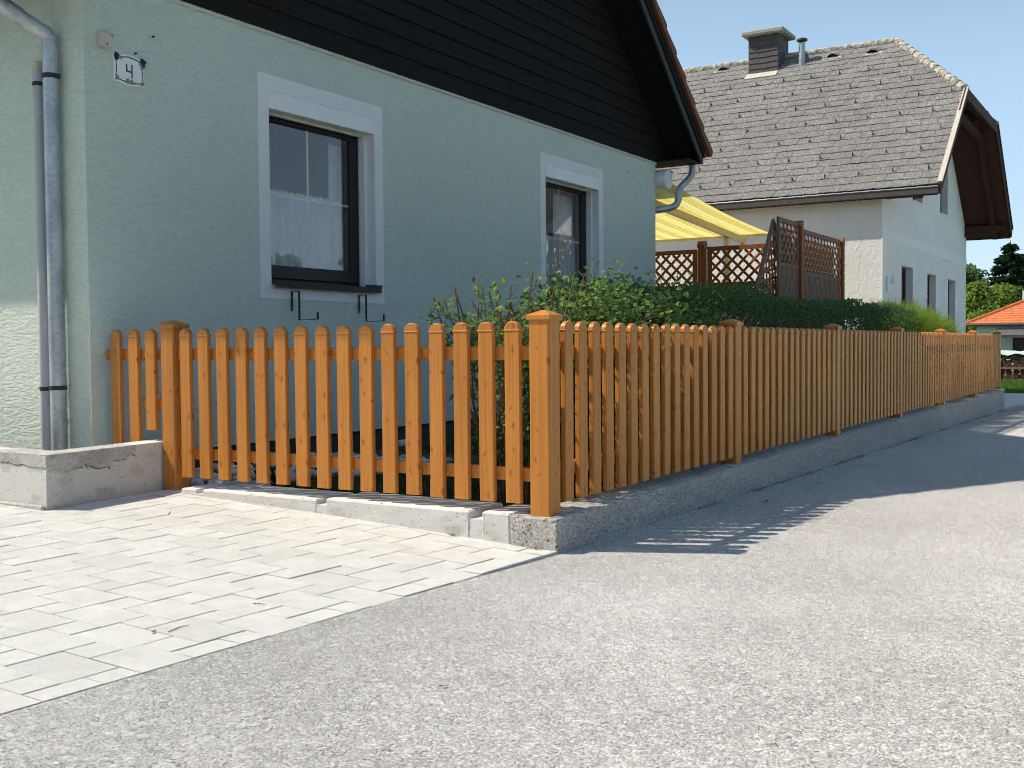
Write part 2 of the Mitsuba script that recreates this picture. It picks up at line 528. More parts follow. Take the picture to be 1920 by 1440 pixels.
# base ground to the horizon
def z_base(X, Y):
    z = np.full_like(X, -0.62)
    near = np.clip(1 - np.maximum(np.abs(X - 5) - 25, np.abs(Y) - 12) / 10.0, 0, 1)
    return z + near * 0.02


gs = np.unique(np.concatenate([lin(-900, -60, 120), lin(-60, 100, 10), lin(100, 900, 100)]))
scene['ground'] = P(sheet(gs, gs, z_base), 'mat_lawn_base', True)
lab('ground', 'wide green ground around the houses', kind='structure')
# asphalt road
xs, tt = lin(-16, 20.6, 0.6), np.linspace(0, 1, 12)
V = []
for x in xs:
    y1 = float(edge_y(x)) if x < -0.1 else -0.10
    for t in tt:
        y = -7.2 + (y1 + 7.2) * t
        V.append((x, y, float(gz(x, min(y, 0))) - 0.004 - 0.010 * min(1, max(0, (x + 1.4) / 1.0))))
V = np.array(V); ny = len(tt)
i, j = np.meshgrid(np.arange(len(xs) - 1), np.arange(ny - 1), indexing='ij'); a = (i * ny + j).ravel()
road = trimesh.Trimesh(V, np.concatenate([np.stack([a, a + ny, a + ny + 1], 1), np.stack([a, a + ny + 1, a + 1], 1)]), process=False)
scene['road'] = P(road, 'mat_asphalt', True)
lab('road', 'rough grey asphalt lane with coarse pale stone chips', kind='structure')

# driveway: bedding sheet and pavers
DR = sg.Polygon([(-9, float(edge_y(-9))), (-0.104, float(edge_y(-0.104))), (-0.104, 3.07), (-0.99, 3.07), (-0.99, 9), (-9, 9)])
bed = sheet(lin(-9, -0.1, 0.3), lin(0.0, 9, 0.3), lambda X, Y: gz(X, Y) - 0.014)
bv = bed.vertices.copy()
bv[:, 1] = edge_y(bv[:, 0]) + (bv[:, 1] / 9.0) * (9 - edge_y(bv[:, 0]))
bv[:, 2] = gz(bv[:, 0], bv[:, 1]) - 0.014
scene['driveway'] = P((bv, bed.faces), 'mat_joint', True)
lab('driveway', 'driveway of pale grey concrete pavers in two sizes', kind='structure')
rng = np.random.default_rng(5)
W_, H_, w_, h_ = 0.224, 0.326, 0.145, 0.158
TH = math.radians(-1.9)
ct, st = math.cos(TH), math.sin(TH)
org = np.array([-2.692, 0.245])


def paver_mesh(a, b):
    g = 0.0026
    return box(g * .85, a - g * .85, g * 1.35, b - g * 1.35, -0.07, 0.0, 0.0022)


PTONE = ('mat_paver', 'mat_paver', 'mat_paver_light', 'mat_paver_dark')
PV = [[P(paver_mesh(W_, H_), q) for q in PTONE], [P(paver_mesh(w_, h_), q) for q in PTONE]]
cand = []
for i in range(-40, 60):
    for j in range(-40, 60):
        o = np.array([i * W_ + j * w_, -i * h_ + j * H_])
        for kind, off, a, b in ((0, (0, 0), W_, H_), (1, (-w_, 0), w_, h_)):
            q = o + np.array(off)
            pts = [(q[0] + u, q[1] + v) for u, v in ((0, 0), (a, 0), (a, b), (0, b))]
            pts = [(org[0] + ct * x - st * y, org[1] + st * x + ct * y) for x, y in pts]
            cx, cy = np.mean(pts, 0)
            if -8.6 < cx < 0.2 and -0.6 < cy < 8.5:
                poly = sg.Polygon(pts)
                c = poly.intersection(DR)
                if c.area > 0.0012 and c.geom_type == 'Polygon':
                    px, py, dz = project((cx, cy, float(gz(cx, cy))))
                    vis = dz[0] > 0.4 and -30 < px[0] < 1100 and py[0] < 1460
                    cand.append((0 if vis else 1, float(dz[0]), kind, pts[0], (cx, cy), poly, c, a, b))
cand.sort(key=lambda q: (q[0], q[1]))
rest = []
for n_, (vis, dz, kind, p0, (cx, cy), poly, c, a, b) in enumerate(cand):
    z = float(gz(cx, cy)); sx = float(gz(cx + .05, cy) - gz(cx - .05, cy)) / .1; sy = float(gz(cx, cy + .05) - gz(cx, cy - .05)) / .1
    sx += rng.normal(0, .0022); sy += rng.normal(0, .0022); z += rng.normal(0, .0008)
    if cx > -0.75 and cy < 0.25:
        z += 0.002
    whole = c.area > 0.995 * poly.area
    M = np.eye(4)
    if whole:
        M[:3, 0] = [ct, st, sx * ct + sy * st]; M[:3, 1] = [-st, ct, -sx * st + sy * ct]
        M[:3, 3] = [p0[0], p0[1], z + sx * (p0[0] - cx) + sy * (p0[1] - cy)]
        if n_ < 300:
            part('driveway', 'paver', PV[kind][int(rng.integers(4))], M)
        else:
            m = paver_mesh(a, b); rest.append(moved(m, M))
    else:
        m = extrude(c.buffer(-0.0026, join_style=2), 0.07, -0.07)
        if m is None:
            continue
        v = m.vertices.copy(); v[:, 2] += z + sx * (v[:, 0] - cx) + sy * (v[:, 1] - cy)
        m = trimesh.Trimesh(v, m.faces, process=False)
        if n_ < 300:
            part('driveway', 'paver', P(m, 'mat_paver'))
        else:
            rest.append(m)
k = part('driveway', 'far_pavers', P(cat(rest), 'mat_paver')); lab(k, kind='stuff')
# ================================================================ green house
GH = thing('green_house', 'pale mint green rendered house with dark boarded gable', 'house')
YW = 3.72
XL, XR, XM = -0.155, 9.93, 4.89
MS = 0.85


def zl(x):
    return 4.58 + MS * (9.4 - (XM + abs(x - XM)))


WIN = [(1.715, 3.175, 1.53, 3.035), (6.57, 8.04, 1.53, 3.06)]
gable = sg.Polygon([(XL, 0.142), (XR, 0.142), (XR, zl(XR) + .05), (XM, zl(XM) + .05), (XL, zl(XL) + .05)])
for x0, x1, z0, z1 in WIN:
    gable = gable.difference(sg.box(x0, z0, x1, z1 + 0.16))
part(GH, 'wall', P(ext_xz(gable, YW, YW + 0.34), 'mat_render'))
part(GH, 'wall', P(box(XL, XL + 0.34, YW + 0.342, 13.6, 0.142, zl(XL)), 'mat_render'))
part(GH, 'wall', P(box(XR - 0.34, XR, YW + 0.342, 13.6, 0.142, zl(XR)), 'mat_render'))
part(GH, 'wall', P(ext_xz(sg.Polygon([(XL, 0.142), (XR, 0.142), (XR, zl(XR)), (XM, zl(XM)), (XL, zl(XL))]), 13.602, 13.9), 'mat_render'))
part(GH, 'plinth', P(cat([box(XL + .03, XR - .03, YW + .03, YW + .3, -.6, .1415), box(XL + .03, XL + .3, YW + .3, 13.6, -.6, .1415), box(XR - .3, XR - .03, YW + .3, 13.6, -.6, .1415)]), 'mat_plinth'))
# rooms behind the windows
part(GH, 'room', P(cat([box(XL + .36, XR - .36, 7.2, 7.3, .3, 3.4), box(XL + .36, XR - .36, YW + .36, 7.2, 3.3, 3.4), box(XL + .36, XR - .36, YW + .36, 7.2, .3, .4)]), 'mat_room'))
# boards of the gable
pitch = 0.192
zb = 3.70
k = 0
while zb < 8.5:
    z1 = min(zb + pitch, 9)
    prof = sg.Polygon([(-0.032, 0), (-0.010, pitch + .012), (0.0, pitch + .012), (0.0, 0)])
    m = extrude(prof, 11.4)            # drawing (depth, height) along x
    v = m.vertices
    v = np.stack([v[:, 2] - 0.8, YW - 0.004 + v[:, 0], zb + v[:, 1]], 1)
    for c in range(len(v)):
        lim = 9.4 + (4.58 + .05 - v[c, 2]) / MS
        hi = min(lim, 10.46); lo = 2 * XM - hi
        v[c, 0] = min(max(v[c, 0], lo), hi)
    m = trimesh.Trimesh(v, m.faces[:, ::-1], process=False); m.fix_normals()
    part(GH, 'cladding_board', P(m, 'mat_cladding'))
    zb += pitch
part(GH, 'drip_trim', P(box(XL - .01, XR + .01, YW - .02, YW - .001, 3.672, 3.6985), 'mat_render'))
# roof slab with soffit, and the verge
XE = 10.46


def slope_poly(d0, d1, x_end=XE, zcut=3.70, xa=XM):
    pts = [(xa, zl(xa) + d0), (x_end, zl(x_end) + d0), (x_end, zl(x_end) + d1), (xa, zl(xa) + d1)]
    return sg.Polygon(pts).intersection(sg.box(xa, zcut, 20, 30))


def mirror(poly):
    return affinity.scale(poly, -1, 1, origin=(XM, 0))


for side in (0, 1):
    mir = (lambda q: q) if side == 0 else mirror
    xe = XE + .17 * side
    rf = part(GH, 'roof', P(ext_xz(mir(slope_poly(0.08, 0.30, xe)), 3.21, 14.6), 'mat_soffit'))
    xa, xb = sorted((XR if side == 0 else 2 * XM - XR, xe if side == 0 else 2 * XM - xe))
    part(rf, 'eave_soffit', P(box(xa, xb, 3.21, 14.6, 3.70, 3.722), 'mat_soffit'))
    xf = xe if side == 0 else 2 * XM - xe
    part(rf, 'fascia', P(box(min(xf, xf + (.02 if side == 0 else -.02)), max(xf, xf + (.02 if side == 0 else -.02)), 3.21, 14.6, 3.70, 4.0), 'mat_verge'))
    part(rf, 'verge_board', P(ext_xz(mir(slope_poly(0.0, 0.15, xe + .03)), 3.175, 3.208), 'mat_verge'))
    part(rf, 'verge_board', P(ext_xz(mir(slope_poly(0.152, 0.31, xe + .05)), 3.155, 3.2), 'mat_cladding'))
    # tiles: the verge course one by one, the field joined
    S = math.hypot(1, MS)
    ux, uz = 1 / S, -MS / S
    Ltot = (xe + (.2 if side == 0 else .10) - XM) * S
    n = int(Ltot / 0.46) + 1
    tile = sg.Polygon([(0, 0), (0.47, 0.0), (0.52, 0.03), (0.50, 0.115), (0.45, 0.135), (0.0, 0.075)])   # (along the slope, across it)
    for q in range(n):
        s1 = Ltot - q * 0.46; s0 = s1 - 0.50
        pts = []
        for a, b in tile.exterior.coords[:-1]:
            s = s0 + a
            x = XM + s * ux + b * (-uz) * 1.0
            z = zl(XM) + 0.315 + s * uz + b * ux
            pts.append((x, z))
        pg = sg.Polygon(pts).intersection(sg.box(XM, 0, 20, 30))
        if pg.is_empty:
            continue
        part(rf, 'verge_tile', P(ext_xz(mir(pg), 3.11, 3.36), 'mat_brown_tile'))
        if side == 0 or q < n:
            f = ext_xz(mir(pg), 3.363, 14.55)
            if q == 0:
                field = []
            field.append(f)
    k = part(rf, 'field_tiles', P(cat(field), 'mat_brown_tile')); lab(k, kind='stuff')
part(GH, 'ridge_cap', P(tube([(XM, 3.1, zl(XM) + .40), (XM, 14.6, zl(XM) + .40)], .13, 12), 'mat_brown_tile'))


# windows
def window(x0, x1, z0, z1, curt):
    w = part(GH, 'window', P(cat([box(x0 + .03, x0 + .145, 3.905, 3.97, z0 + .05, z1 - .02, .008), box(x1 - .145, x1 - .03, 3.905, 3.97, z0 + .05, z1 - .02, .008),
                                  box(x0 + .146, x1 - .146, 3.905, 3.97, z0 + .05, z0 + .17, .008), box(x0 + .146, x1 - .146, 3.905, 3.97, z1 - .055, z1 - .005, .006),
                                  box(x0 + .0, x1 - .0, 3.93, 3.985, z0 + .0, z0 + .049), box(x0, x0 + .029, 3.93, 3.985, z0 + .05, z1), box(x1 - .029, x1, 3.93, 3.985, z0 + .05, z1)]), 'mat_frame'))
    gx0, gx1, gz0, gz1 = x0 + .14, x1 - .14, z0 + .165, z1 - .052
    part(w, 'pane', P((np.array([(gx0, 3.93, gz0), (gx1, 3.93, gz0), (gx1, 3.93, gz1), (gx0, 3.93, gz1)]), np.array([[0, 1, 2, 3]])), 'mat_glass'))
    xm, zm = (gx0 + gx1) / 2, (gz0 + gz1) / 2 - .005
    part(w, 'glazing_bar', P(box(xm - .009, xm + .009, 3.935, 3.945, gz0, gz1), 'mat_bar_gold'))
    part(w, 'glazing_bar', P(box(gx0, gx1, 3.936, 3.944, zm - .008, zm + .008), 'mat_bar_gold'))
    # white painted surround, reveals, shutter box, sill
    so, si = sg.box(x0 - .13, z0 - .145, x1 + .125, z1 + .29), sg.box(x0, z0, x1, z1 + .155)
    part(w, 'surround', P(ext_xz(so.difference(si), YW - .004, YW + .02), 'mat_surround'))
    part(w, 'reveal', P(box(x0, x0 + .004, YW + .0, 3.93, z0, z1), 'mat_surround'))
    part(w, 'reveal', P(box(x1 - .004, x1, YW, 3.93, z0, z1), 'mat_surround'))
    part(w, 'guide_rail', P(box(x1 - .034, x1 - .0045, 3.82, 3.90, z0 + .01, z1, .002), 'mat_white_plastic'))
    part(w, 'shutter_box', P(box(x0 + .002, x1 - .002, YW - .012, 3.90, z1, z1 + .152, .006), 'mat_white_plastic'))
    part(w, 'shutter_lip', P(box(x0 + .05, x1 - .05, 3.84, 3.862, z1 - .018, z1 + .001), 'mat_white_plastic'))
    s = part(w, 'sill', P(cat([box(x0 + .005, x1 - .005, YW - .05, 3.93, z0 - .012, z0 + .006, .002), box(x0 + .005, x1 + .02, YW - .055, YW - .051, z0 - .045, z0 + .006)]), 'mat_frame'))
    part(s, 'end_cap', P(box(x1 - .20, x1 + .03, YW - .06, YW - .03, z0 + .007, z0 + .03, .003), 'mat_frame'))
    # curtains
    for (cx0, cx1, cz0, cz1, amp, nf, y) in curt:
        u = np.linspace(0, 1, 161); vv = np.linspace(0, 1, 16)
        X = cx0 + (cx1 - cx0) * u[:, None] + 0 * vv
        Y = y + amp * np.sin(u[:, None] * nf * 2 * np.pi + .7 * np.sin(u[:, None] * 17)) * (0.45 + .55 * (1 - vv)) + 0 * u[:, None]
        Z = cz0 + (cz1 - cz0) * vv + (.012 * np.sin(u[:, None] * nf * 6 * np.pi)) * (vv > .97)
        V = np.stack([X, Y, Z], -1).reshape(-1, 3); ny = 16
        i, j = np.meshgrid(np.arange(160), np.arange(15), indexing='ij'); a = (i * ny + j).ravel()
        part(w, 'curtain', P((V, np.concatenate([np.stack([a, a + ny, a + ny + 1], 1), np.stack([a, a + ny + 1, a + 1], 1)])), 'mat_curtain', True))
    return w


w1 = window(*WIN[0], [(1.80, 3.06, 1.66, 2.40, .022, 9, 4.05), (2.93, 3.12, 1.66, 2.95, .02, 3, 4.10)])
w2 = window(*WIN[1], [(6.65, 7.95, 1.60, 2.40, .022, 9, 4.05), (7.45, 7.98, 1.60, 2.98, .03, 5, 4.10), (6.62, 6.9, 1.60, 2.98, .03, 3, 4.10)])
for x, z in ((.47, 3.355), (.30, 3.19), (8.92, 3.42)):
    part(GH, 'wall_nail', P(tube([(x, YW - .02, z), (x, YW - .001, z)], .007, 8), 'mat_black_metal'))
# gutters and pipes
for xg, sgn in ((10.56, 1), (-0.92, -1)):
    a = np.linspace(np.pi, 2 * np.pi, 13)
    pr = sg.Polygon([(xg + .07 * math.cos(t), 3.90 + .07 * math.sin(t)) for t in a] + [(xg + .066 * math.cos(t), 3.905 + .066 * math.sin(t)) for t in a[::-1]])
    g = part(GH, 'gutter', P(ext_xz(pr, 3.19, 14.5), 'mat_zinc'))
    part(g, 'gutter_end', P(ext_xz(sg.Polygon([(xg + .07 * math.cos(t), 3.90 + .07 * math.sin(t)) for t in a]), 3.184, 3.189), 'mat_zinc'))
dp = part(GH, 'downpipe', P(tube(smooth_path([(10.5, 3.36, 3.86), (10.5, 3.36, 3.60), (10.46, 3.39, 3.50), (10.33, 3.47, 3.36), (10.29, 3.50, 3.26), (10.29, 3.50, 3.16), (10.24, 3.55, 3.06), (10.12, 3.72, 3.01), (10.02, 3.98, 2.96), (10.0, 4.0, 2.8)], 46), .052, 16), 'mat_zinc', 40))
lab(dp, 'swan-necked zinc downpipe below the right eave')
part(dp, 'joint_ring', P(tube([(10.29, 3.50, 3.20), (10.29, 3.50, 3.155)], .056, 16), 'mat_zinc', 40))
dp2 = part(GH, 'downpipe', P(cat([tube([(-0.228, 4.0, -0.4), (-0.228, 4.0, 3.23)], .055, 20), tube([(-0.228, 4.0, 3.19), (-0.245, 4.004, 3.248), (-0.92, 4.18, 3.575), (-.92, 4.18, 3.86)], .055, 20), tube([(-.43, 4.055, 3.343), (-.52, 4.078, 3.386)], .059, 20)]), 'mat_zinc', 40))
part(dp2, 'pipe_clamp', P(cat([tube([(-0.228, 4.0, 2.93), (-0.228, 4.0, 2.965)], .0585, 20), box(-.235, -.2, 3.925, 3.945, 2.935, 2.96)]), 'mat_verge', 40))
part(dp2, 'pipe_clamp', P(cat([tube([(-0.228, 4.0, .66), (-0.228, 4.0, .69)], .0585, 20), box(-.235, -.2, 3.925, 3.945, .662, .688)]), 'mat_verge', 40))
dp3 = part(GH, 'waste_pipe', P(tube([(-0.205, 4.18, -0.4), (-0.205, 4.18, 3.06)], .037, 18), 'mat_grey_pvc', 40))
part(dp3, 'cap', P(tube([(-0.205, 4.18, 3.04), (-0.205, 4.18, 3.075), (-0.205, 4.18, 3.085)], [.041, .041, .03], 18), 'mat_bar_gold', 40))
part(dp3, 'pipe_clamp', P(cat([tube([(-0.205, 4.18, z), (-0.205, 4.18, z + .03)], .0405, 18) for z in (2.905, .65)]), 'mat_verge', 40))
# vent grille in the plinth
gr_ = part(GH, 'vent_grille', P(cat([box(3.53, 3.86, 3.715, 3.749, -.19, .0, .004)] + [box(3.58, 3.81, 3.700, 3.7145, -.17 + q * .025, -.155 + q * .025) for q in range(6)]), 'mat_white_plastic'))

# house number, junction box and flower-box brackets hang on the wall: things of their own
HN = thing('house_number_sign', 'white enamel house number plaque with wavy edge and painted grapes', 'sign')
cx, cz = 0.232, 3.047


def plaque(sx, sz):
    pts = []
    for t in np.linspace(0, 1, 41)[:-1]:
        for_ = t
        pts.append(for_)
    out = []
    for (ax, az), (bx, bz) in (((-1, -1), (1, -1)), ((1, -1), (1, 1)), ((1, 1), (-1, 1)), ((-1, 1), (-1, -1))):
        for q in np.linspace(0, 1, 14)[:-1]:
            px, pz = ax + (bx - ax) * q, az + (bz - az) * q
            bulge = 0.05 * math.sin(q * 3 * math.pi) if ax != bx else -0.06 * math.sin(q * math.pi)
            if ax != bx:
                pz += (1 if az > 0 else -1) * (0.20 * math.sin(q * math.pi) - 0.07 * abs(math.sin(q * 2 * math.pi))) if True else bulge
            else:
                px += (1 if ax > 0 else -1) * bulge
            out.append((cx + px * sx, cz + pz * sz))
    return sg.Polygon(out)


part(HN, 'plate', P(ext_xz(plaque(.140, .098), YW - .018, YW - .002), 'mat_enamel'))
part(HN, 'border_line', P(ext_xz(plaque(.128, .085).difference(plaque(.121, .078)), YW - .0195, YW - .0175), 'mat_ink'))


def stroke(pts, w):
    return sg.LineString(pts).buffer(w, cap_style=2, join_style=2)


four = stroke([(cx - .026, cz + .042), (cx - .026, cz - .010), (cx + .024, cz - .010)], .0058).union(stroke([(cx + .022, cz + .045), (cx + .022, cz - .052)], .0058))
k = part(HN, 'numeral', P(ext_xz(four, YW - .0205, YW - .0175), 'mat_ink')); lab(k, 'black painted numeral 4')
for (ox, oz, s) in ((-.122, .098, 1), (.128, .09, 1)):
    rr_ = np.random.default_rng(int(900 + ox * 1000))
    ms = []
    for q in range(9):
        b = trimesh.creation.icosphere(1, .014); b.apply_scale([1, .5, 1]); b.apply_translation([cx + ox + np.clip(rr_.normal(0, .010), -.014, .014), YW - .022, cz + oz - .002 + np.clip(rr_.normal(0, .011), -.015, .015) - .0025 * q]); ms.append(b)
    part(HN, 'grapes', P(cat(ms), 'mat_grape', True))
for (ox, oz, an) in ((-.11, .068, .6), (-.085, .082, -.7), (.105, .062, -.7), (.12, .042, .5), (-.115, -.075, .8), (-.02, -.082, 1.4), (.022, -.085, -1.0), (.115, -.082, .3), (.002, -.09, .2)):
    e = affinity.translate(affinity.rotate(affinity.scale(sg.Point(0, 0).buffer(1, 8), .021, .011), math.degrees(an), origin=(0, 0)), cx + ox, cz + oz)
    part(HN, 'painted_leaf', P(ext_xz(e, YW - .024, YW - .0185), 'mat_leaf_paint'))
JB = thing('junction_box', 'small beige plastic junction box near the house corner', 'junction box')
part(JB, 'housing', P(box(-.045, .055, YW - .065, YW - .001, 3.165, 3.268, .008), 'mat_beige_plastic'))
part(JB, 'screw', P(tube([(.045, YW - .068, 3.255), (.045, YW - .06, 3.255)], .006, 8), 'mat_black_metal'))
part(JB, 'screw', P(tube([(.0, YW - .068, 3.185), (.0, YW - .06, 3.185)], .006, 8), 'mat_black_metal'))
for x, side in ((1.965, 'left'), (2.90, 'right')):
    b = thing('flower_box_bracket', f'empty black metal flower box bracket, the {side} one under the window', 'bracket', 'empty brackets under the window')
    y0 = YW - .006
    part(b, 'strap', P(cat([box(x - .012, x + .012, y0 - .006, y0, 1.285, 1.452, .001), box(x - .012, x + .012, y0 - .090, y0, 1.4525, 1.458, .001),
                            box(x - .012, x + .012, y0 - .090, y0 - .084, 1.205, 1.452, .001), box(x - .012, x + .012, y0 - .305, y0 - .084, 1.199, 1.2045, .001),
                            box(x - .012, x + .012, y0 - .305, y0 - .299, 1.205, 1.265, .001)]), 'mat_black_metal'))
    for z in (1.31, 1.41):
        part(b, 'screw', P(tube([(x, y0 - .010, z), (x, y0 - .006, z)], .006, 8), 'mat_zinc'))

# ================================================================ garden walls
KW = thing('garden_wall', 'low exposed-aggregate concrete kerb wall under the picket fence beside the lane', 'wall')
rng = np.random.default_rng(11)


def rough_block(m, edge, amp, seed):
    """subdivide and shake a block so that its edges are not ruler straight"""
    m = m.copy()
    for _ in range(14):
        if m.edges_unique_length.max() < edge:
            break
        m = m.subdivide_to_size(edge, max_iter=12)
        m.merge_vertices()
    v = m.vertices
    n = m.vertex_normals
    d = meshkit.noise(v * 9 + seed) if hasattr(meshkit, 'noise') else rng.random(len(v))
    d2 = meshkit.noise(v * 34 + seed * 3)
    m.vertices = v + n * ((np.asarray(d) - .5) * amp * 1.3 + (np.asarray(d2) - .5) * amp)[:, None]
    return m


L_END = 18.05
b1 = box(-.118, L_END, -.138, .17, -.5, 0.0, .008)
part(KW, 'kerb', P(rough_block(b1, .045, .010, 3.1), 'mat_rough_concrete', 30))
part(KW, 'end_slab', P(rough_block(box(17.35, L_END + .01, -.146, .16, 0.001, .022, .006), .06, .004, 1.7), 'mat_concrete', 30))
FK = thing('garden_wall', 'smooth pitted concrete kerb wall with notches under the front fence', 'wall')
for (y0, y1, x0, top) in ((.172, .362, -.110, .006), (.447, 1.535, -.108, .004), (1.612, 2.645, -.105, -.008), (2.70, 2.86, -.10, -.012)):
    part(FK, 'kerb_stone', P(rough_block(box(x0, .27, y0, y1, -.4, top, .010), .05, .0045, y0 * 7), 'mat_concrete', 30))
part(FK, 'kerb_stone', P(box(-.104, .26, .17, 3.05, -.4, -.040), 'mat_concrete'))
GW = thing('garden_wall', 'taller cracked concrete wall ending at the house downpipes', 'wall')
zx = sg.Polygon([(-.985, -.5), (.05, -.5), (.05, .30), (-.985, .287)])
jag = [(-1.01, .205)]
rr_ = np.random.default_rng(4)
for x in np.linspace(-.985, -.50, 26):
    jag.append((x, .195 - .03 * abs(math.sin(x * 9)) + rr_.normal(0, .007)))
for x in np.linspace(-.48, -.36, 8):
    jag.append((x, .205 + .05 * (x + .48) + rr_.normal(0, .005)))
for x in np.linspace(-.34, -.29, 5):
    jag.append((x, .23 + rr_.normal(0, .006)))
jag.append((-.287, .30))
top = sg.Polygon(jag + [(-.985, .287), (-1.01, .287)])
low = zx.difference(top.buffer(.006))
cap_ = top.intersection(zx).buffer(0)
jl = [(3.28, .21)]
for y in np.linspace(3.30, 3.66, 20):
    jl.append((y, .215 + .05 * math.sin((y - 3.3) * 5) * (y - 3.28) + rr_.normal(0, .006)))
top2 = sg.Polygon([(3.05, .287), (3.05, .206)] + jl + [(3.67, .292)])
side = sg.Polygon([(3.092, -.5), (9, -.5), (9, .315), (3.28, .2875), (3.092, .287)])


def join(a, b):
    f = lambda m: m3.Manifold(m3.Mesh(np.asarray(m.vertices, np.float32), np.asarray(m.faces, np.uint32)))
    for q in (a, b):
        q.merge_vertices()
    return f(a) + f(b)


part(GW, 'wall', P(join(ext_xz(low, 3.0921, 3.28), ext_yz(side.difference(top2.buffer(.006)), -.985, -.79)), 'mat_wall_concrete'))
k = part(GW, 'repair_mortar', P(join(ext_xz(cap_, 3.084, 3.284), ext_yz(top2.intersection(sg.box(3.0841, -1, 9, 1)), -.991, -.792)), 'mat_mortar')); lab(k, 'coarse mortar layer above a jagged crack')
part(GW, 'footing', P(box(-1.015, -.987, 3.10, 9, -.5, -.035, .008), 'mat_mortar'))

# ================================================================ picket fence
rr6 = 0.010


def rrect(w, d, r):
    return sg.box(-w / 2 + r, -d / 2 + r, w / 2 - r, d / 2 - r).buffer(r, 5)


def picket_mesh(z0, z1):
    return extrude(rrect(.034, .100, .007), z1 - z0, z0)     # x: thickness, y: width


def cap_mesh():
    ms = []
    R = .0515
    for (r, x) in ((R, .0135), (R - .006, .0195)):
        a = np.linspace(0, np.pi, 19)
        for sx in (-1, 1):
            ms.append(np.stack([np.full(19, sx * x), r * np.cos(a), 1.047 + r * np.sin(a) * .94], 1))
    dome = trimesh.convex.convex_hull(np.concatenate(ms))
    lip = box(-.0212, .0212, -.0535, .0535, 1.040, 1.0475, .0022)
    return cat([dome, lip])


def post_mesh(h, z0=0.0):
    return extrude(rrect(.130, .130, .012), h - z0, z0)


def post_cap_mesh():
    s = .076
    v = [(x, y, z) for x in (-s, s) for y in (-s, s) for z in (1.104, 1.126)]
    v += [(x, y, 1.131) for x in (-s + .006, s - .006) for y in (-s + .006, s - .006)] + [(x, y, 1.098) for x in (-s + .003, s - .003) for y in (-s + .003, s - .003)]
    v += [(x, y, 1.1555) for x in (-.012, .012) for y in (-.012, .012)]
    return trimesh.convex.convex_hull(np.array(v))


PK = P(picket_mesh(.062, 1.045), 'mat_fence', 40)
PK_S = P(picket_mesh(.377, 1.045), 'mat_fence', 40)
PKC = P(cap_mesh(), 'mat_fence', 35)
PO = P(post_mesh(1.11), 'mat_fence', 40)
PO_L = P(post_mesh(1.11, -.10), 'mat_fence', 40)
POC = P(post_cap_mesh(), 'mat_fence')
PSC = P(tube([(-.0215, 0, 0), (-.018, 0, 0)], .006, 8), 'mat_fence')
FF = thing('picket_fence', 'orange wood-grain picket fence between the house and the corner post', 'fence')
RF = thing('picket_fence', 'long orange wood-grain picket fence running along the lane', 'fence')
rng = np.random.default_rng(21)


def picket(holder, x, y, rz, short=False):
    m = mat((x, y, rng.normal(0, .0012)), rz + rng.normal(0, .012), rng.normal(0, .0018), rng.normal(0, .002))
    k = part(holder, 'picket', PK_S if short else PK, m)
    part(k, 'cap', PKC, m)


Ly = 3.014
for q in range(1, 17):
    picket(FF, -.046, q * Ly / 17, 0)
for y, s in ((3.195, True), (3.37, False), (3.565, False)):
    picket(FF, -.046, y, 0, s)
k = part(FF, 'post', PO_L, mat((0, Ly, 0))); part(k, 'post_cap', POC, mat((0, Ly, 0)))
for z0, z1 in ((.185, .262), (.875, .955)):
    part(FF, 'rail', P(box(-.027, .008, .066, Ly - .066, z0, z1, .004), 'mat_fence'))
part(FF, 'rail', P(box(-.027, .008, Ly + .066, YW - .01, .875, .955, .004), 'mat_fence'))
part(FF, 'rail', P(box(-.027, .008, Ly + .066, 3.32, .52, .60, .004), 'mat_fence'))
for b in range(7):
    k = part(RF, 'post', PO, mat((3.0 * b, 0, 0), b * math.pi / 2)); part(k, 'post_cap', POC, mat((3.0 * b, 0, 0)))
    if b < 6:
        for z0, z1 in ((.205, .282), (.875, .955)):
            part(RF, 'rail', P(box(3.0 * b + .066, 3.0 * b + 2.934, -.027, .008, z0, z1, .004), 'mat_fence'))
        for q in range(1, 17):
            picket(RF, 3.0 * b + q * 3.0 / 17, -.046, math.pi / 2)
# ================================================================ white neighbour house
NH = thing('white_house', 'white roughcast house with grey shingled half-hip roof', 'house')
NX0, NX1, NY0, NY1 = 16.33, 26.07, 1.83, 14.0
NXM = (NX0 + NX1) / 2
NM = 0.80
NE = 16.10                              # eave line
NYV = 0.78                              # verge


def nz(x):
    return 3.87 + NM * ((NXM - NE) - abs(x - NXM))


NR = nz(NXM)
zh = nz(19.0)
gab = sg.Polygon([(NX0, -.7), (NX1, -.7), (NX1, nz(NX1) - .16), (NXM, NR - .16), (NX0, nz(NX0) - .16)])
nw = [(18.07, 19.2, .85, 2.545), (20.78, 21.82, .85, 2.525), (23.4, 24.42, .85, 2.515), (19.15, 20.2, 4.0, 4.75), (22.3, 23.3, 4.04, 5.35)]
gab = gab.intersection(sg.box(0, -5, 50, zh + (NY0 - NYV) * (NR - zh) / 1.84 - .17))
for x0, x1, z0, z1 in nw:
    gab = gab.difference(sg.box(x0, z0, x1, z1))
part(NH, 'wall', P(ext_xz(gab, NY0, NY0 + .42), 'mat_roughcast'))
part(NH, 'wall', P(box(NX0, NX0 + .4, NY0 + .422, NY1, -.7, nz(NX0) - .16), 'mat_roughcast'))
part(NH, 'wall', P(box(NX1 - .4, NX1, NY0 + .422, NY1, -.7, nz(NX1) - .16), 'mat_roughcast'))
part(NH, 'band', P(cat([box(NX0 + .002, NX1, NY0 - .012, NY0 + .01, 2.97, 3.17), box(NX0 - .01, NX0 + .33, NY0 - .010, NY0 + .01, -.6, 2.969)]), 'mat_smooth_band'))
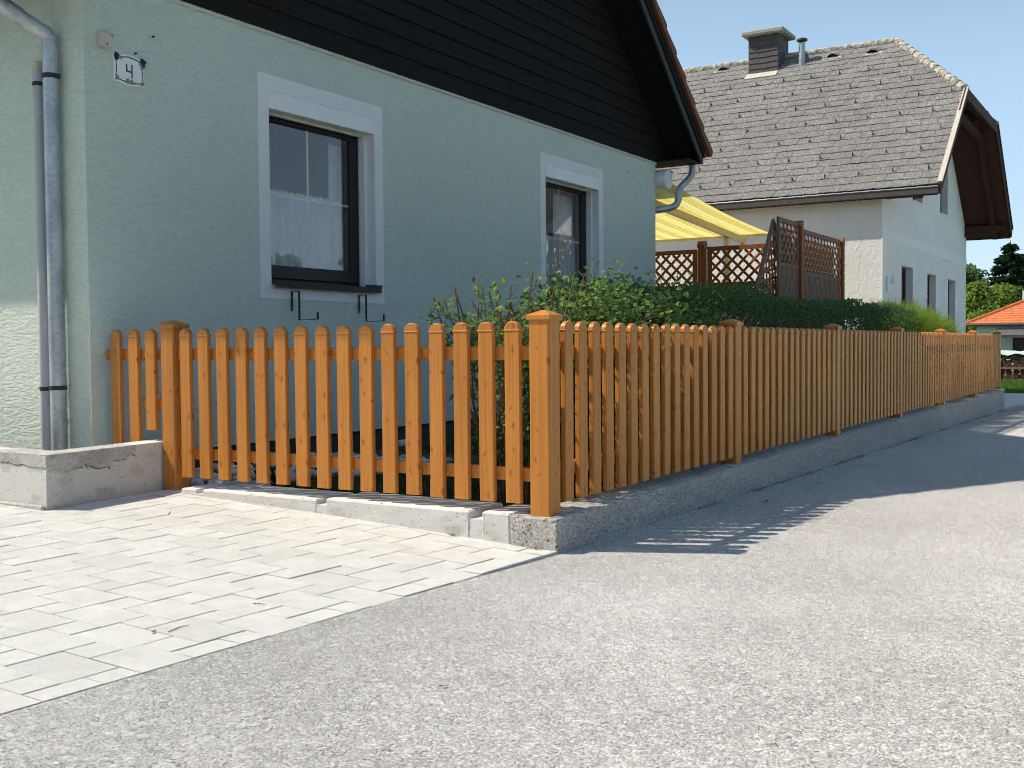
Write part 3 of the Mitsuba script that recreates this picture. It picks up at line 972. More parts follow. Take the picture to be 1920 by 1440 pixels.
for i, (x0, x1, z0, z1) in enumerate(nw):
    w = part(NH, 'window', P(cat([box(x0, x0 + .09, NY0 + .15, NY0 + .21, z0, z1), box(x1 - .09, x1, NY0 + .15, NY0 + .21, z0, z1), box(x0 + .09, x1 - .09, NY0 + .15, NY0 + .21, z1 - .09, z1), box(x0 + .09, x1 - .09, NY0 + .15, NY0 + .21, z0, z0 + .09)]), 'mat_dark_wood'))
    part(w, 'pane', P(box(x0 + .09, x1 - .09, NY0 + .175, NY0 + .185, z0 + .09, z1 - .09), 'mat_dark_glass'))
    part(w, 'sill', P(box(x0 - .04, x1 + .04, NY0 - .04, NY0 + .15, z0 - .03, z0 - .001), 'mat_smooth_band'))
WL = thing('wall_lamp', 'small white wall lamp on the corner of the white house', 'lamp')
part(WL, 'back_plate', P(box(16.60, 16.74, NY0 - .05, NY0 - .013, 1.93, 2.25, .01), 'mat_white_plastic'))
part(WL, 'shade', P(trimesh.creation.cone(.065, .2, sections=12, transform=mat((16.67, NY0 - .13, 2.1))), 'mat_white_plastic'))
# roof deck
e = .14
hipd = 1.84                             # the half hip runs back this far from the verge
ndk = [(NE, NYV, nz(NE)), (NE, NY1 + .8, nz(NE)), (NXM, NY1 + .8, NR), (NXM, NYV + hipd, NR), (19.0, NYV, zh)]


def slab(pts, th):
    p = np.array(pts, float)
    n = np.cross(p[1] - p[0], p[2] - p[0]); n /= np.linalg.norm(n)
    if n[2] < 0:
        n = -n
    return trimesh.convex.convex_hull(np.vstack([p, p - n * th]))


RO = part(NH, 'roof', P(slab(ndk, .10), 'mat_slate'))
mx = [(2 * NXM - x, y, z) for x, y, z in ndk]
part(NH, 'roof', P(slab(mx, .10), 'mat_slate'))
hip = [(19.0, NYV, zh), (2 * NXM - 19.0, NYV, zh), (NXM, NYV + hipd, NR)]
part(NH, 'roof', P(slab(hip, .10), 'mat_slate'))


def under(pts, a, b):                    # a boarded ceiling under the overhang
    p = np.array(pts, float) - [0, 0, a]
    return trimesh.convex.convex_hull(np.vstack([p, p - [0, 0, b]]))


part(NH, 'soffit', P(cat([under([q for q in ndk[:2]] + [ndk[2], ndk[3], ndk[4]], .14, .05), under(mx, .14, .05), under(hip, .14, .05)]), 'mat_dark_wood'))
# shingles on the visible slope
S = math.hypot(1, NM)
rng = np.random.default_rng(3)
tax = np.array([1, 0, NM]) / S           # up the slope
nrm = np.array([-NM, 0, 1]) / S
course, wid = 0.257, 0.328
deck2 = sg.Polygon([(NYV, 0), (NY1, 0), (NY1, (NXM - NE) * S), (NYV + hipd, (NXM - NE) * S), (NYV, (19.0 - NE) * S)])
shs = []
nrow = int((NXM - NE) * S / course) + 1
SHV = []
for v in range(5):
    r_ = np.random.default_rng(70 + v)
    ys = np.linspace(0.003, wid - .003, 7)
    lowz = -.012 - r_.random(7) * .016
    lowz[0] += .012 * r_.random(); lowz[-1] += .02 * r_.random()
    outl = [(y, z) for y, z in zip(ys, lowz)] + [(wid - .003, course + .02), (.003, course + .02)]
    m = extrude(sg.Polygon(outl), .011)
    SHV.append((m, P(m, 'mat_shingle')))
for r in range(nrow):
    for q in range(-2, 40):
        y0 = NYV + q * wid + (wid / 2 if r % 2 else 0) - .16
        s0 = r * course
        pg = sg.box(y0, s0, y0 + wid, s0 + course)
        a = pg.intersection(deck2).area / pg.area
        if a < .04:
            continue
        px, py, dz = project(np.array([NE, y0, nz(NE)]) + tax * s0)
        shs.append((dz[0] if px[0] > 1225 else 99 + dz[0], r, y0, s0, a, pg))
shs.sort(key=lambda t: t[0])
far_sh = []
for n_, (dz, r, y0, s0, a, pg) in enumerate(shs):
    M = np.eye(4)
    lift = .018 + rng.random() * .010
    tilt = math.atan2(.013, course)
    up = tax * math.cos(tilt) - nrm * math.sin(tilt)
    out = np.cross([0, 1.0, 0], up); out = -out if out[2] < 0 else out
    M[:3, 0] = [0, 1, 0]; M[:3, 1] = up; M[:3, 2] = out
    if np.linalg.det(M[:3, :3]) < 0:
        M[:3, 0] = [0, -1, 0]; y_at = y0 + wid
    else:
        y_at = y0
    M[:3, 3] = np.array([NE, y_at, nz(NE)]) + tax * s0 + nrm * lift
    v = int(rng.integers(5))
    if a > .97:
        if n_ < 300:
            part(NH, 'shingle', SHV[v][1], M)
        else:
            far_sh.append(moved(SHV[v][0], M))
    else:
        c = pg.buffer(-.003).intersection(deck2)
        if c.is_empty or c.geom_type != 'Polygon':
            continue
        c = affinity.translate(c, -y0, -s0)
        if M[0, 0] == 0 and M[1, 0] < 0:
            c = affinity.scale(c, -1, 1, origin=(wid / 2, 0))
        m = extrude(c, .011)
        if n_ < 300:
            part(NH, 'shingle', P(m, 'mat_shingle'), M)
        else:
            far_sh.append(moved(m, M))
k = part(NH, 'upper_shingles', P(cat(far_sh), 'mat_shingle')); lab(k, kind='stuff')
# snow guards
for r in range(7):
    x = 16.55 + .6 * r
    for q in range(14):
        y = 1.02 + (.26 if r % 2 else 0) + .655 * q + .04 * r * 0
        if y < NYV + max(0, (x - 19.0) * .83) + .2 or y > 7.6:
            continue
        b = np.array([x, y, nz(x)]) + nrm * .03
        part(NH, 'snow_guard', P(cat([bar(b, b + nrm * .075, .007, .03, tax), bar(b + nrm * .065, b - tax * .06 + nrm * .01, .007, .010, nrm), bar(b - tax * .07, b + tax * .06, .018, .006, nrm)]), 'mat_black_metal'))
# ridge and hip caps
for q in range(26):
    y0 = NYV + hipd + .05 + q * .36
    part(NH, 'ridge_cap', P(tube([(NXM, y0, NR + .0), (NXM, y0 + .2, NR + .01), (NXM, y0 + .38, NR + .02)], [.095, .088, .08], 10), 'mat_ridge', 40))
a, b = np.array([19.0, NYV, zh]), np.array([NXM, NYV + hipd, NR])
nh = 13
for sgn in (0, 1):
    for q in range(nh):
        p0, p1 = a + (b - a) * (q / nh), a + (b - a) * ((q + 1.06) / nh)
        pts = np.array([p0, (p0 + p1) / 2, p1])
        if sgn:
            pts[:, 0] = 2 * NXM - pts[:, 0]
        part(NH, 'hip_cap', P(tube(pts, [.10, .092, .082], 10), 'mat_ridge', 40))
# verge boards, gutter
for sgn in (0, 1):
    f = (lambda q: (2 * NXM - q[0], q[1], q[2])) if sgn else (lambda q: q)
    k = part(NH, 'verge_board', P(bar(f((NE - .02, NYV - .03, nz(NE) - .08)), f((19.02, NYV - .03, zh - .06)), .035, .22, (0, 0, 1)), 'mat_dark_wood'))
    part(k, 'metal_edge', P(bar(f((NE - .02, NYV - .035, nz(NE) + .045)), f((19.02, NYV - .035, zh + .06)), .09, .03, (0, 0, 1)), 'mat_beige_plastic' if not sgn else 'mat_slate'))
    gx = NE - .06 if not sgn else 2 * NXM - NE + .06
    k = part(NH, 'gutter', P(box(NE - .035, NE + .05, NYV - .02, NY1, 3.70, 3.83, .015) if not sgn else box(gx - .07, gx + .05, NYV - .02, NY1, 3.70, 3.83, .02), 'mat_slate'))
    part(k, 'gutter_rim', P(tube([(gx + (.05 if sgn else .02), NYV - .02, 3.84), (gx + (.05 if sgn else .02), NY1, 3.84)], .012, 8), 'mat_zinc'))
part(NH, 'hip_fascia', P(box(19.0, 2 * NXM - 19.0, NYV - .05, NYV - .01, zh - .2, zh + .03), 'mat_dark_wood'))
for x in (19.55, 2 * NXM - 19.55, NX0 + .2, NX1 - .2):
    prof = sg.Polygon([(NYV + .08, nz(x) - .21), (NY0, nz(x) - .21), (NY0, nz(x) - .48), (NYV + .5, nz(x) - .48), (NYV + .3, nz(x) - .43), (NYV + .22, nz(x) - .34), (NYV + .08, nz(x) - .33)])
    part(NH, 'purlin', P(ext_yz(prof, x - .11, x + .11), 'mat_dark_wood'))
for x0, x1 in ((NE + .1, 19.1), (2 * NXM - NE - .1, 2 * NXM - 19.1)):
    part(NH, 'rafter', P(bar((x0, NYV + .35, nz(x0) - .24), (x1, NYV + .35, nz(x1) - .24), .12, .14), 'mat_dark_wood'))
part(NH, 'rafter', P(bar((19.05, NYV + .35, zh - .24), (2 * NXM - 19.05, NYV + .35, zh - .24), .12, .14), 'mat_dark_wood'))
# chimney with slate cladding
CH = part(NH, 'chimney', P(box(20.66, 21.40, 5.26, 5.98, 7.0, 8.42), 'mat_slate'))
for r in range(7):
    z = 7.50 + r * .135
    for q in range(3):
        part(CH, 'slate', P(box(20.625, 20.640, 5.25 + q * .246, 5.25 + q * .246 + .240, z - .01 * (q % 2), z + .15), 'mat_slate'), np.array([[1, 0, .13, -.13 * z], [0, 1, 0, 0], [0, 0, 1, 0], [0, 0, 0, 1.0]]))
    part(CH, 'slate', P(box(20.64, 21.41, 5.235, 5.259, z, z + .14), 'mat_slate'))
part(CH, 'cap', P(box(20.50, 21.52, 5.08, 6.12, 8.425, 8.54, .025), 'mat_lichen_stone'))
part(CH, 'flashing', P(bar((20.60, 5.62, nz(20.60) + .04), (20.40, 5.62, nz(20.40) + .05), .78, .02, nrm), 'mat_beige_plastic'))
VP_ = part(NH, 'vent_pipe', P(tube([(20.75, 4.70, 7.3), (20.75, 4.70, 8.12)], .075, 14), 'mat_zinc', 40))
part(VP_, 'cowl', P(cat([tube([(20.75, 4.70, 8.17), (20.75, 4.70, 8.21), (20.75, 4.70, 8.24)], [.13, .13, .05], 14)] + [tube([(20.75 + .06 * math.cos(t), 4.7 + .06 * math.sin(t), 8.1), (20.75 + .06 * math.cos(t), 4.7 + .06 * math.sin(t), 8.19)], .008, 6) for t in (0, 2.1, 4.2)]), 'mat_slate', 40))
for y, x in ((6.75, 20.98), (4.0, 20.86), (3.07, 20.80), (8.2, 20.98)):
    a = np.linspace(0, np.pi, 13)
    o = np.array([x, y, nz(x)]) + nrm * .03
    pts = [o + np.array([0, 1, 0]) * (-.16 + .32 * q) + nrm * (.09 * math.sin(math.pi * q)) for q in np.linspace(0, 1, 13)]
    V = np.array(pts + [p_ + tax * .34 - nrm * (.085 * math.sin(math.pi * q)) for p_, q in zip(pts, np.linspace(0, 1, 13))])
    F = [(i, i + 1, i + 14) for i in range(12)] + [(i, i + 14, i + 13) for i in range(12)]
    k = part(NH, 'roof_vent', P(trimesh.Trimesh(V, F, process=False), 'mat_shingle'))
    part(k, 'opening', P(trimesh.Trimesh(np.array([p_ + tax * .05 for p_ in pts]), [(0, i, i + 1) for i in range(1, 12)], process=False), 'mat_black_metal'))
    part(k, 'apron', P(bar(o - tax * .08 + np.array([0, 0, 0]), o + tax * .02, .46, .012, nrm), 'mat_ridge'))

# ================================================================ garden side
scene['garden_bed'] = P(sheet(lin(.1, 16.3, .4), lin(.1, 3.9, .3), lambda X, Y: -.06 + 0 * X), 'mat_soil', True)
lab('garden_bed', 'dark shaded garden soil behind the picket fence', kind='structure')
scene['terrace'] = P(cat([box(9.95, 16.2, 3.0, 13, -.3, .62), box(XL - .8, XL, 3.3, 13, -.6, -.05)]), 'mat_grey_paving')
lab('terrace', 'raised paved terrace beside the green house', kind='structure')
rng = np.random.default_rng(8)
n = 9000
bx = np.stack([rng.uniform(.25, 4.5, n), rng.uniform(.2, 3.4, n), np.full(n, -.06)], 1)
keep = (bx[:, 1] < 2.15 + .25 * np.sin(bx[:, 0] * 2.1)) | (bx[:, 0] > 3)
bx = bx[keep]; n = len(bx)
hh = rng.uniform(.04, .10, n)
tip = bx + np.stack([rng.normal(0, .03, n), rng.normal(0, .03, n), hh], 1)
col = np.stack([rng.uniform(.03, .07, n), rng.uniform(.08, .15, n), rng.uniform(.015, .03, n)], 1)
m, c = blades(bx, tip, np.full(n, .004), col, np.zeros((n, 3)))
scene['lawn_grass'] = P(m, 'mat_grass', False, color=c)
lab('lawn_grass', 'short dark green grass in the shade behind the front fence', 'grass', kind='stuff')
peb = []
for _ in range(330):
    x, y = rng.uniform(.12, 2.4), rng.uniform(2.2, 3.65)
    if y < 2.15 + .25 * math.sin(x * 2.1) + .1:
        continue
    b = trimesh.creation.icosphere(2, 1.0)
    s = rng.uniform(.028, .055)
    b.apply_scale([s * rng.uniform(.9, 1.3), s, s * rng.uniform(.6, .85)])
    v = b.vertices; b.vertices = v * (1 + .22 * (meshkit.noise(v * 28 + rng.random(3) * 50) - .5))[:, None]
    b.apply_transform(mat((x, y, -.05 + rng.uniform(0, .045)), rng.uniform(0, 6)))
    peb.append(b)
pc = np.concatenate([np.tile(np.array([1, 1, 1.02]) * rng.uniform(.36, .70), (len(b.vertices), 1)) for b in peb])
scene['pebbles'] = P(cat(peb), 'mat_pebble', True, color=pc)
lab('pebbles', 'white rounded pebbles along the dark house plinth', 'pebbles', kind='stuff')
for x, y, w_ in ((.36, 2.55, 'left'), (.36, 2.42, 'right')):
    t = thing('plant_stub', f'dark cut back plant stub in the white pebbles, the {w_} one', 'plant stub', 'plant stubs in the pebbles')
    part(t, 'stem', P(cat([tube([(x + rng.normal(0, .02), y + rng.normal(0, .02), -.06), (x, y, .0), (x + rng.normal(0, .03), y + rng.normal(0, .05), .06 + rng.random() * .05)], .008, 6) for _ in range(6)]), 'mat_black_metal'))

LEAF_COL = [(.19, .31, .11), (.16, .27, .095), (.22, .36, .11), (.30, .41, .11), (.105, .205, .075), (.15, .27, .11), (.27, .33, .08), (.13, .25, .07)]
LEAFP = []
for i, c in enumerate(LEAF_COL):
    m, cc = quads(np.zeros((1, 3)), np.array([[.024, 0, 0]]), np.array([[0, .0155, 0]]), np.array([c]))
    LEAFP.append(P(m, 'mat_leaf', False, color=cc))


def shrub(label, stems, seed, per_m, spread, box_, sprouts=0, z_low=.1):
    """stems: list of polylines with radius; leaves along them and in the volume around"""
    r = np.random.default_rng(seed)
    t = thing('leafy_shrub', label, 'shrub', 'pruned shrubs behind the corner of the fence')
    part(t, 'stems', P(cat([tube(smooth_path(s, 7), np.linspace(rad, rad * .55, 7), 6) for s, rad in stems]), 'mat_twig', 40))
    cs = []
    for s, rad in stems:
        pth = smooth_path(s, 40)
        L = np.linalg.norm(np.diff(pth, axis=0), axis=1).sum()
        k = int(L * per_m)
        q = pth[r.integers(3, 40, k)] + r.normal(0, spread, (k, 3))
        cs.append(q)
    cs = np.concatenate(cs)
    cs = cs[(cs[:, 2] > z_low) & (cs[:, 1] > .10)]
    n = len(cs)
    ax = rnd_dirs(r, n) * [1, 1, .55]; ax /= np.linalg.norm(ax, axis=1, keepdims=True)
    up = rnd_dirs(r, n) * .75 + [0, 0, .8]
    ay = np.cross(up, ax); ay /= np.linalg.norm(ay, axis=1, keepdims=True)
    sc = r.uniform(.62, 1.25, n)[:, None]
    ci = r.integers(0, len(LEAF_COL), n)
    order = np.argsort(np.linalg.norm(cs - CAM, axis=1) - (cs[:, 2] > 1.0) * 2.0)
    for i in order[:300]:
        M = np.eye(4)
        M[:3, 0] = ax[i] * sc[i]; M[:3, 1] = ay[i] * sc[i]; M[:3, 2] = np.cross(ax[i], ay[i]) * sc[i]; M[:3, 3] = cs[i]
        part(t, 'leaf', LEAFP[ci[i]], M)
    o = order[300:]
    m, c = quads(cs[o], ax[o] * sc[o] * .024, ay[o] * sc[o] * .0155, np.array(LEAF_COL)[ci[o]] * r.uniform(.8, 1.15, (len(o), 1)))
    k = part(t, 'foliage', P(m, 'mat_leaf', False, color=c)); lab(k, kind='stuff')


rng = np.random.default_rng(14)


def stems_for(x0, x1, y0, y1, n, top, base):
    out = []
    for q in range(n):
        bx_ = np.array([base[0] + rng.normal(0, .10), base[1] + rng.normal(0, .07), -.08])
        tx = rng.uniform(x0, x1); ty = rng.uniform(y0, y1); tz = top + rng.uniform(-.28, .06)
        mid = bx_ * .5 + np.array([tx, ty, tz]) * .5 + [rng.normal(0, .06), rng.normal(0, .06), -.05]
        out.append(([bx_, mid, (tx, ty, tz)], rng.uniform(.006, .011)))
        for _ in range(2):
            s = mid * .6 + np.array([tx, ty, tz]) * .4
            out.append(([s, s + [rng.normal(0, .08), rng.normal(0, .08), .12], s + [rng.normal(0, .17), rng.normal(0, .15), .30]], .0045))
    return out


shrub('sparse pruned shrub with bare cut stems, nearest the front fence', stems_for(.16, 1.10, .22, 1.0, 30, 1.38, (.70, .66)), 31, 40, .045, None, z_low=.25)
sB = []
for bxs in (1.3, 1.9, 2.5, 3.1):
    sB += stems_for(bxs - .45, bxs + .45, .16, 1.0, 13, 1.33, (bxs, .60))
shrub('dense leafy green shrub between the sparse shrub and the dark hedge', sB, 32, 360, .10, None)

t = thing('dry_stalks', 'bunch of bare beige stalks rising through the leafy shrub', 'stalks')
for q in range(9):
    b_ = np.array([2.35 + rng.normal(0, .05), .36 + rng.normal(0, .04), .2])
    part(t, 'stalk', P(tube(smooth_path([b_, b_ + [rng.normal(0, .03), rng.normal(0, .03), .6], b_ + [rng.normal(.02, .06), rng.normal(-.02, .06), rng.uniform(1.0, 1.26)]], 7), np.linspace(.006, .003, 7), 6), 'mat_dry_stalk'))

# clipped dark hedge
HG = thing('clipped_hedge', 'long dark clipped hedge behind the lane fence', 'hedge')
rng = np.random.default_rng(77)
n = 46000
hx = rng.uniform(2.9, 12.1, n)
tv = rng.random(n)
hy = .35 + 1.25 * rng.random(n)
hz_top = 1.45 + .07 * (meshkit.noise(np.stack([hx * 1.7, hy * 1.7, hx * 0], 1)) - .5) * 2 + .05 * (meshkit.noise(np.stack([hx * 7, hy * 7, hx * 0], 1)) - .5) * 2
sh = rng.random(n)
top = sh < .45
hz = np.where(top, hz_top - np.abs(rng.normal(0, .05, n)), .15 + (hz_top - .15) * rng.random(n))
hy = np.where(~top & (sh < .85), .32 + np.abs(rng.normal(0, .10, n)), hy)
hc = np.stack([hx, hy, hz], 1)
ax = rnd_dirs(rng, n); up = rnd_dirs(rng, n) + [0, 0, .5]
ay = np.cross(up, ax); ay /= np.linalg.norm(ay, axis=1, keepdims=True)
s_ = rng.uniform(.010, .019, n)[:, None]
col = np.stack([rng.uniform(.07, .13, n), rng.uniform(.14, .23, n), rng.uniform(.055, .09, n)], 1)
m, c = quads(hc, ax * s_ * 1.25, ay * s_ * .62, col)
k = part(HG, 'foliage', P(m, 'mat_leaf', False, color=c)); lab(k, kind='stuff')
tw = []
for q in range(90):
    x, y = rng.uniform(3, 12), rng.uniform(.5, 1.4)
    tw.append(tube([(x, y, -.06), (x + rng.normal(0, .1), y + rng.normal(0, .08), .7), (x + rng.normal(0, .2), y + rng.normal(0, .15), 1.36)], [.012, .008, .003], 5))
for q in range(40):
    x, y = rng.uniform(3, 5.2), rng.uniform(.4, 1.3)
    tw.append(tube([(x, y, 1.2), (x + rng.normal(0, .05), y, 1.4), (x + rng.normal(0, .12), y + rng.normal(0, .05), 1.5 + rng.random() * .08)], .003, 5))
part(HG, 'stems', P(cat(tw), 'mat_twig'))

# bright ornamental grass
for q, (x, y, hgt, lb) in enumerate(((12.9, .85, 1.50, 'bright green ornamental grass clump next to the dark hedge'), (14.4, .9, 1.42, 'bright ornamental grass clump between two others'), (16.1, .95, 1.36, 'arching ornamental grass clump at the far end of the fence'))):
    t = thing('grass_clump', lb, 'ornamental grass', 'ornamental grasses behind the lane fence')
    n = 3000
    a = rng.uniform(0, 2 * np.pi, n); rad = np.abs(rng.normal(0, .16, n))
    base = np.stack([x + rad * np.cos(a), y + rad * np.sin(a) * .7, np.full(n, -.05)], 1)
    out = rng.uniform(.25, .95, n); hh = hgt * 1.12 * rng.uniform(.75, 1.06, n) * (1 - .16 * out ** 2)
    tip = base + np.stack([np.cos(a) * out * .8, np.sin(a) * out * .6, hh], 1)
    bend = np.stack([-np.cos(a) * out * .12, -np.sin(a) * out * .09, hh * .28], 1)
    col = np.stack([rng.uniform(.14, .28, n), rng.uniform(.26, .38, n), rng.uniform(.03, .07, n)], 1)
    m, c = blades(base, tip, rng.uniform(.007, .014, n), col, bend)
    k = part(t, 'blades', P(m, 'mat_grass', False, color=c)); lab(k, kind='stuff')

# ================================================================ trellis screens and awning


def lattice(u0, u1, v0, v1, pitch, w):
    """strips of a diagonal lattice clipped to a rectangle: two lists of polygons in (u, v)"""
    fr = sg.box(u0, v0, u1, v1)
    A, B = [], []
    d = pitch * math.sqrt(2)
    k = -int((v1 - v0) / d) - 2
    while u0 + k * d < u1 + (v1 - v0):
        for L, sg_ in ((A, 1), (B, -1)):
            a = (u0 + k * d, v0) if sg_ > 0 else (u0 + k * d, v1)
            b = (a[0] + (v1 - v0), v1 if sg_ > 0 else v0)
            q = sg.LineString([a, b]).buffer(w / 2, cap_style=2).intersection(fr)
            if not q.is_empty and q.area > 1e-4:
                L.append(q)
        k += 1
    return A, B


def screen(t, frame, width, height, lat_h, wood, pitch=.132, boards='v', strip=.040):
    """a trellis panel: local u along, w thickness, v up; frame is a 4x4 placing (u, w, v)"""
    fw = .07

    def put(name, polys, w0, w1, parent=t):
        for q in polys:
            m = ext_xz(q, w0, w1)
            if m is not None:
                part(parent, name, P(moved(m, frame), wood))
    put('stile', [sg.box(0, 0, fw, height), sg.box(width - fw, 0, width, height)], -.02, .02)
    put('rail', [sg.box(fw, height - fw, width - fw, height), sg.box(fw, height - lat_h - fw, width - fw, height - lat_h), sg.box(fw, 0, width - fw, fw)], -.019, .019)
    A, B = lattice(fw, width - fw, height - lat_h, height - fw, pitch, strip)
    put('slat', A, -.012, -.001); put('slat', B, .001, .012)
    fill = sg.box(fw, fw, width - fw, height - lat_h - fw)
    k = 0
    bw = .115
    span = width + height
    x = -height
    while x < width + height:
        if boards == 'v':
            q = sg.box(x, 0, x + bw - .004, height)
        else:
            sgn = 1 if boards == 'r' else -1
            q = sg.LineString([(x, 0), (x + sgn * height * .55, height)]).buffer(bw / 2 - .008, cap_style=2)
        q = q.intersection(fill)
        if not q.is_empty and q.area > 1e-3 and q.geom_type == 'Polygon':
            put('board', [q], -.010 - .004 * (int(abs(x) * 100) % 2), .008)
        x += bw if boards == 'v' else bw * 1.14


def frame_of(o, u, v):
    u, v = np.array(u, float), np.array(v, float)
    u /= np.linalg.norm(u); v /= np.linalg.norm(v)
    w = np.cross(v, u)
    M = np.eye(4); M[:3, 0] = u; M[:3, 1] = w; M[:3, 2] = v; M[:3, 3] = o
    return M


GRD = .55
BS = thing('trellis_screen', 'reddish brown lattice-topped garden screen across the terrace', 'screen')
screen(BS, frame_of((11.5, 3.50, GRD), (0, -1, 0), (0, 0, 1)), 1.45, 1.98, .58, 'mat_brown_stain', boards='r')
BS2 = thing('trellis_screen', 'reddish brown lattice-topped screen next to the green house wall', 'screen')
screen(BS2, frame_of((11.5, 5.30, GRD), (0, -1, 0), (0, 0, 1)), 1.62, 1.95, .58, 'mat_brown_stain', boards='l')
PST = thing('screen_post', 'round-headed reddish brown post between the two brown lattice screens', 'post')
part(PST, 'shaft', P(box(11.44, 11.56, 3.53, 3.65, .3, 2.55, .01), 'mat_brown_stain'))
part(PST, 'head', P(tube([(11.5, 3.53, 2.56), (11.5, 3.65, 2.56)], .075, 18), 'mat_brown_stain', 40))
WS = thing('trellis_screen', 'weathered grey-brown lattice screen left of its middle post', 'screen')
screen(WS, frame_of((10.45, 2.0, .50), (1, 0, 0), (0, 0, 1)), .97, 2.32, .66, 'mat_weathered', boards='r')
WS2 = thing('trellis_screen', 'weathered grey-brown lattice screen at the right end', 'screen')
screen(WS2, frame_of((11.54, 2.0, .50), (1, 0, 0), (0, 0, 1)), 2.30, 2.24, .66, 'mat_weathered', boards='l')
for x, zt, lb in ((11.475, 2.83, 'square reddish post between the weathered lattice screens'), (13.92, 2.70, 'round-headed reddish post at the right end of the weathered lattice screens')):
    t = thing('screen_post', lb, 'post')
    part(t, 'shaft', P(box(x - .055, x + .055, 1.93, 2.04, .2, zt, .008), 'mat_brown_stain'))
    part(t, 'head', P(box(x - .06, x + .06, 1.925, 2.045, zt + .001, zt + .02, .006) if zt > 2.8 else tube([(x, 1.93, zt), (x, 2.04, zt)], .075, 18), 'mat_brown_stain', 40))
LS = thing('trellis_screen', 'loose weathered lattice panel leaning at a slant', 'screen')
th = math.radians(-19)
screen(LS, frame_of((9.20, 2.09, 1.03), (.80, 0, -.59), (.59, 0, .80)), 1.0, 2.2, 1.9, 'mat_weathered')
for o, wd, zt in ((10.52, .84, 2.74), (11.6, 2.18, 2.66)):
    BL = thing('lattice_backing', 'reddish lattice behind the ' + ('narrower' if wd < 1 else 'wider') + ' weathered screen', 'lattice')
    A, B = lattice(0, wd, 0, .56, .132, .045)
    for q in A + B:
        m = ext_xz(q, 0, .012)
        part(BL, 'slat', P(moved(m, frame_of((o + .05, 2.075 + (.013 if any(q is z_ for z_ in A) else 0), zt - .60), (1, 0, 0), (0, 0, 1))), 'mat_red_slat'))
AW = thing('awning', 'yellow striped folding-arm awning on the green house', 'awning')
cs = part(AW, 'cassette', P(tube([(10.12, 3.60, 3.46), (10.12, 8.4, 3.46)], .145, 28), 'mat_white_plastic', 40))
part(cs, 'end_plate', P(tube([(10.12, 3.585, 3.46), (10.12, 3.599, 3.46)], .15, 28), 'mat_white_plastic', 40))
A0, A1, B0, B1 = np.array([10.26, 3.60, 3.42]), np.array([13.65, 3.17, 2.915]), np.array([10.26, 8.35, 3.42]), np.array([13.65, 7.9, 2.915])
g = 24
V = np.array([(A0 * (1 - u) + A1 * u) * (1 - v) + (B0 * (1 - u) + B1 * u) * v - np.array([0, 0, .05 * math.sin(math.pi * u)]) for u in np.linspace(0, 1, g) for v in np.linspace(0, 1, g)])
i, j = np.meshgrid(np.arange(g - 1), np.arange(g - 1), indexing='ij'); a = (i * g + j).ravel()
part(AW, 'fabric', P((V, np.concatenate([np.stack([a, a + g, a + g + 1], 1), np.stack([a, a + g + 1, a + 1], 1)])), 'mat_awning', True))
part(AW, 'front_bar', P(bar(A1 + [.03, -.02, -.01], B1 + [.03, .02, -.01], .06, .07), 'mat_beige_metal'))
arm = part(AW, 'arm', P(bar((10.2, 4.25, 3.30), (13.55, 3.62, 2.80), .075, .11), 'mat_beige_metal'))
part(arm, 'joint', P(tube([(13.55, 3.62, 2.72), (13.55, 3.62, 2.88)], .05, 14), 'mat_beige_metal', 40))
part(AW, 'arm', P(bar((10.2, 6.7, 3.30), (13.55, 6.1, 2.80), .075, .11), 'mat_beige_metal'))
PL = thing('awning_prop', 'pale post under the front bar of the yellow awning', 'post')
part(PL, 'pole', P(box(13.0, 13.09, 3.70, 3.79, .5, 2.86, .006), 'mat_beige_metal'))
part(PL, 'foot', P(box(12.95, 13.14, 3.65, 3.84, .621, .65, .006), 'mat_beige_metal'))
# ================================================================ beyond the fence
scene['cross_path'] = P(cat([box(18.06, 26.5, -9, 1.5, -.8, -.435)]), 'mat_grey_paving')
lab('cross_path', 'pale paved crossing beyond the end of the fence', kind='structure')
scene['far_lawn'] = P(sheet(lin(26.5, 44, 1.5), lin(-20, 14, 1.5), lambda X, Y: -.43 - .0085 * (X - 26.5)), 'mat_lawn_base', True)
lab('far_lawn', 'sunlit strip of lawn in front of the woodpile', kind='structure')
rng = np.random.default_rng(9)
n = 16000
bx = np.stack([rng.uniform(26.4, 38, n), rng.uniform(-3.5, 3.0, n), np.zeros(n)], 1); bx[:, 2] = -.43 - .0085 * (bx[:, 0] - 26.5)
tip = bx + np.stack([rng.normal(0, .05, n), rng.normal(0, .05, n), rng.uniform(.06, .13, n)], 1)
col = np.stack([rng.uniform(.07, .14, n), rng.uniform(.16, .26, n), rng.uniform(.025, .05, n)], 1)
m, c = blades(bx, tip, np.full(n, .012), col, np.zeros((n, 3)))
scene['lawn_grass_001'] = P(m, 'mat_grass', False, color=c)
lab('lawn_grass_001', 'bright mown grass beyond the end of the fence', 'grass', kind='stuff')

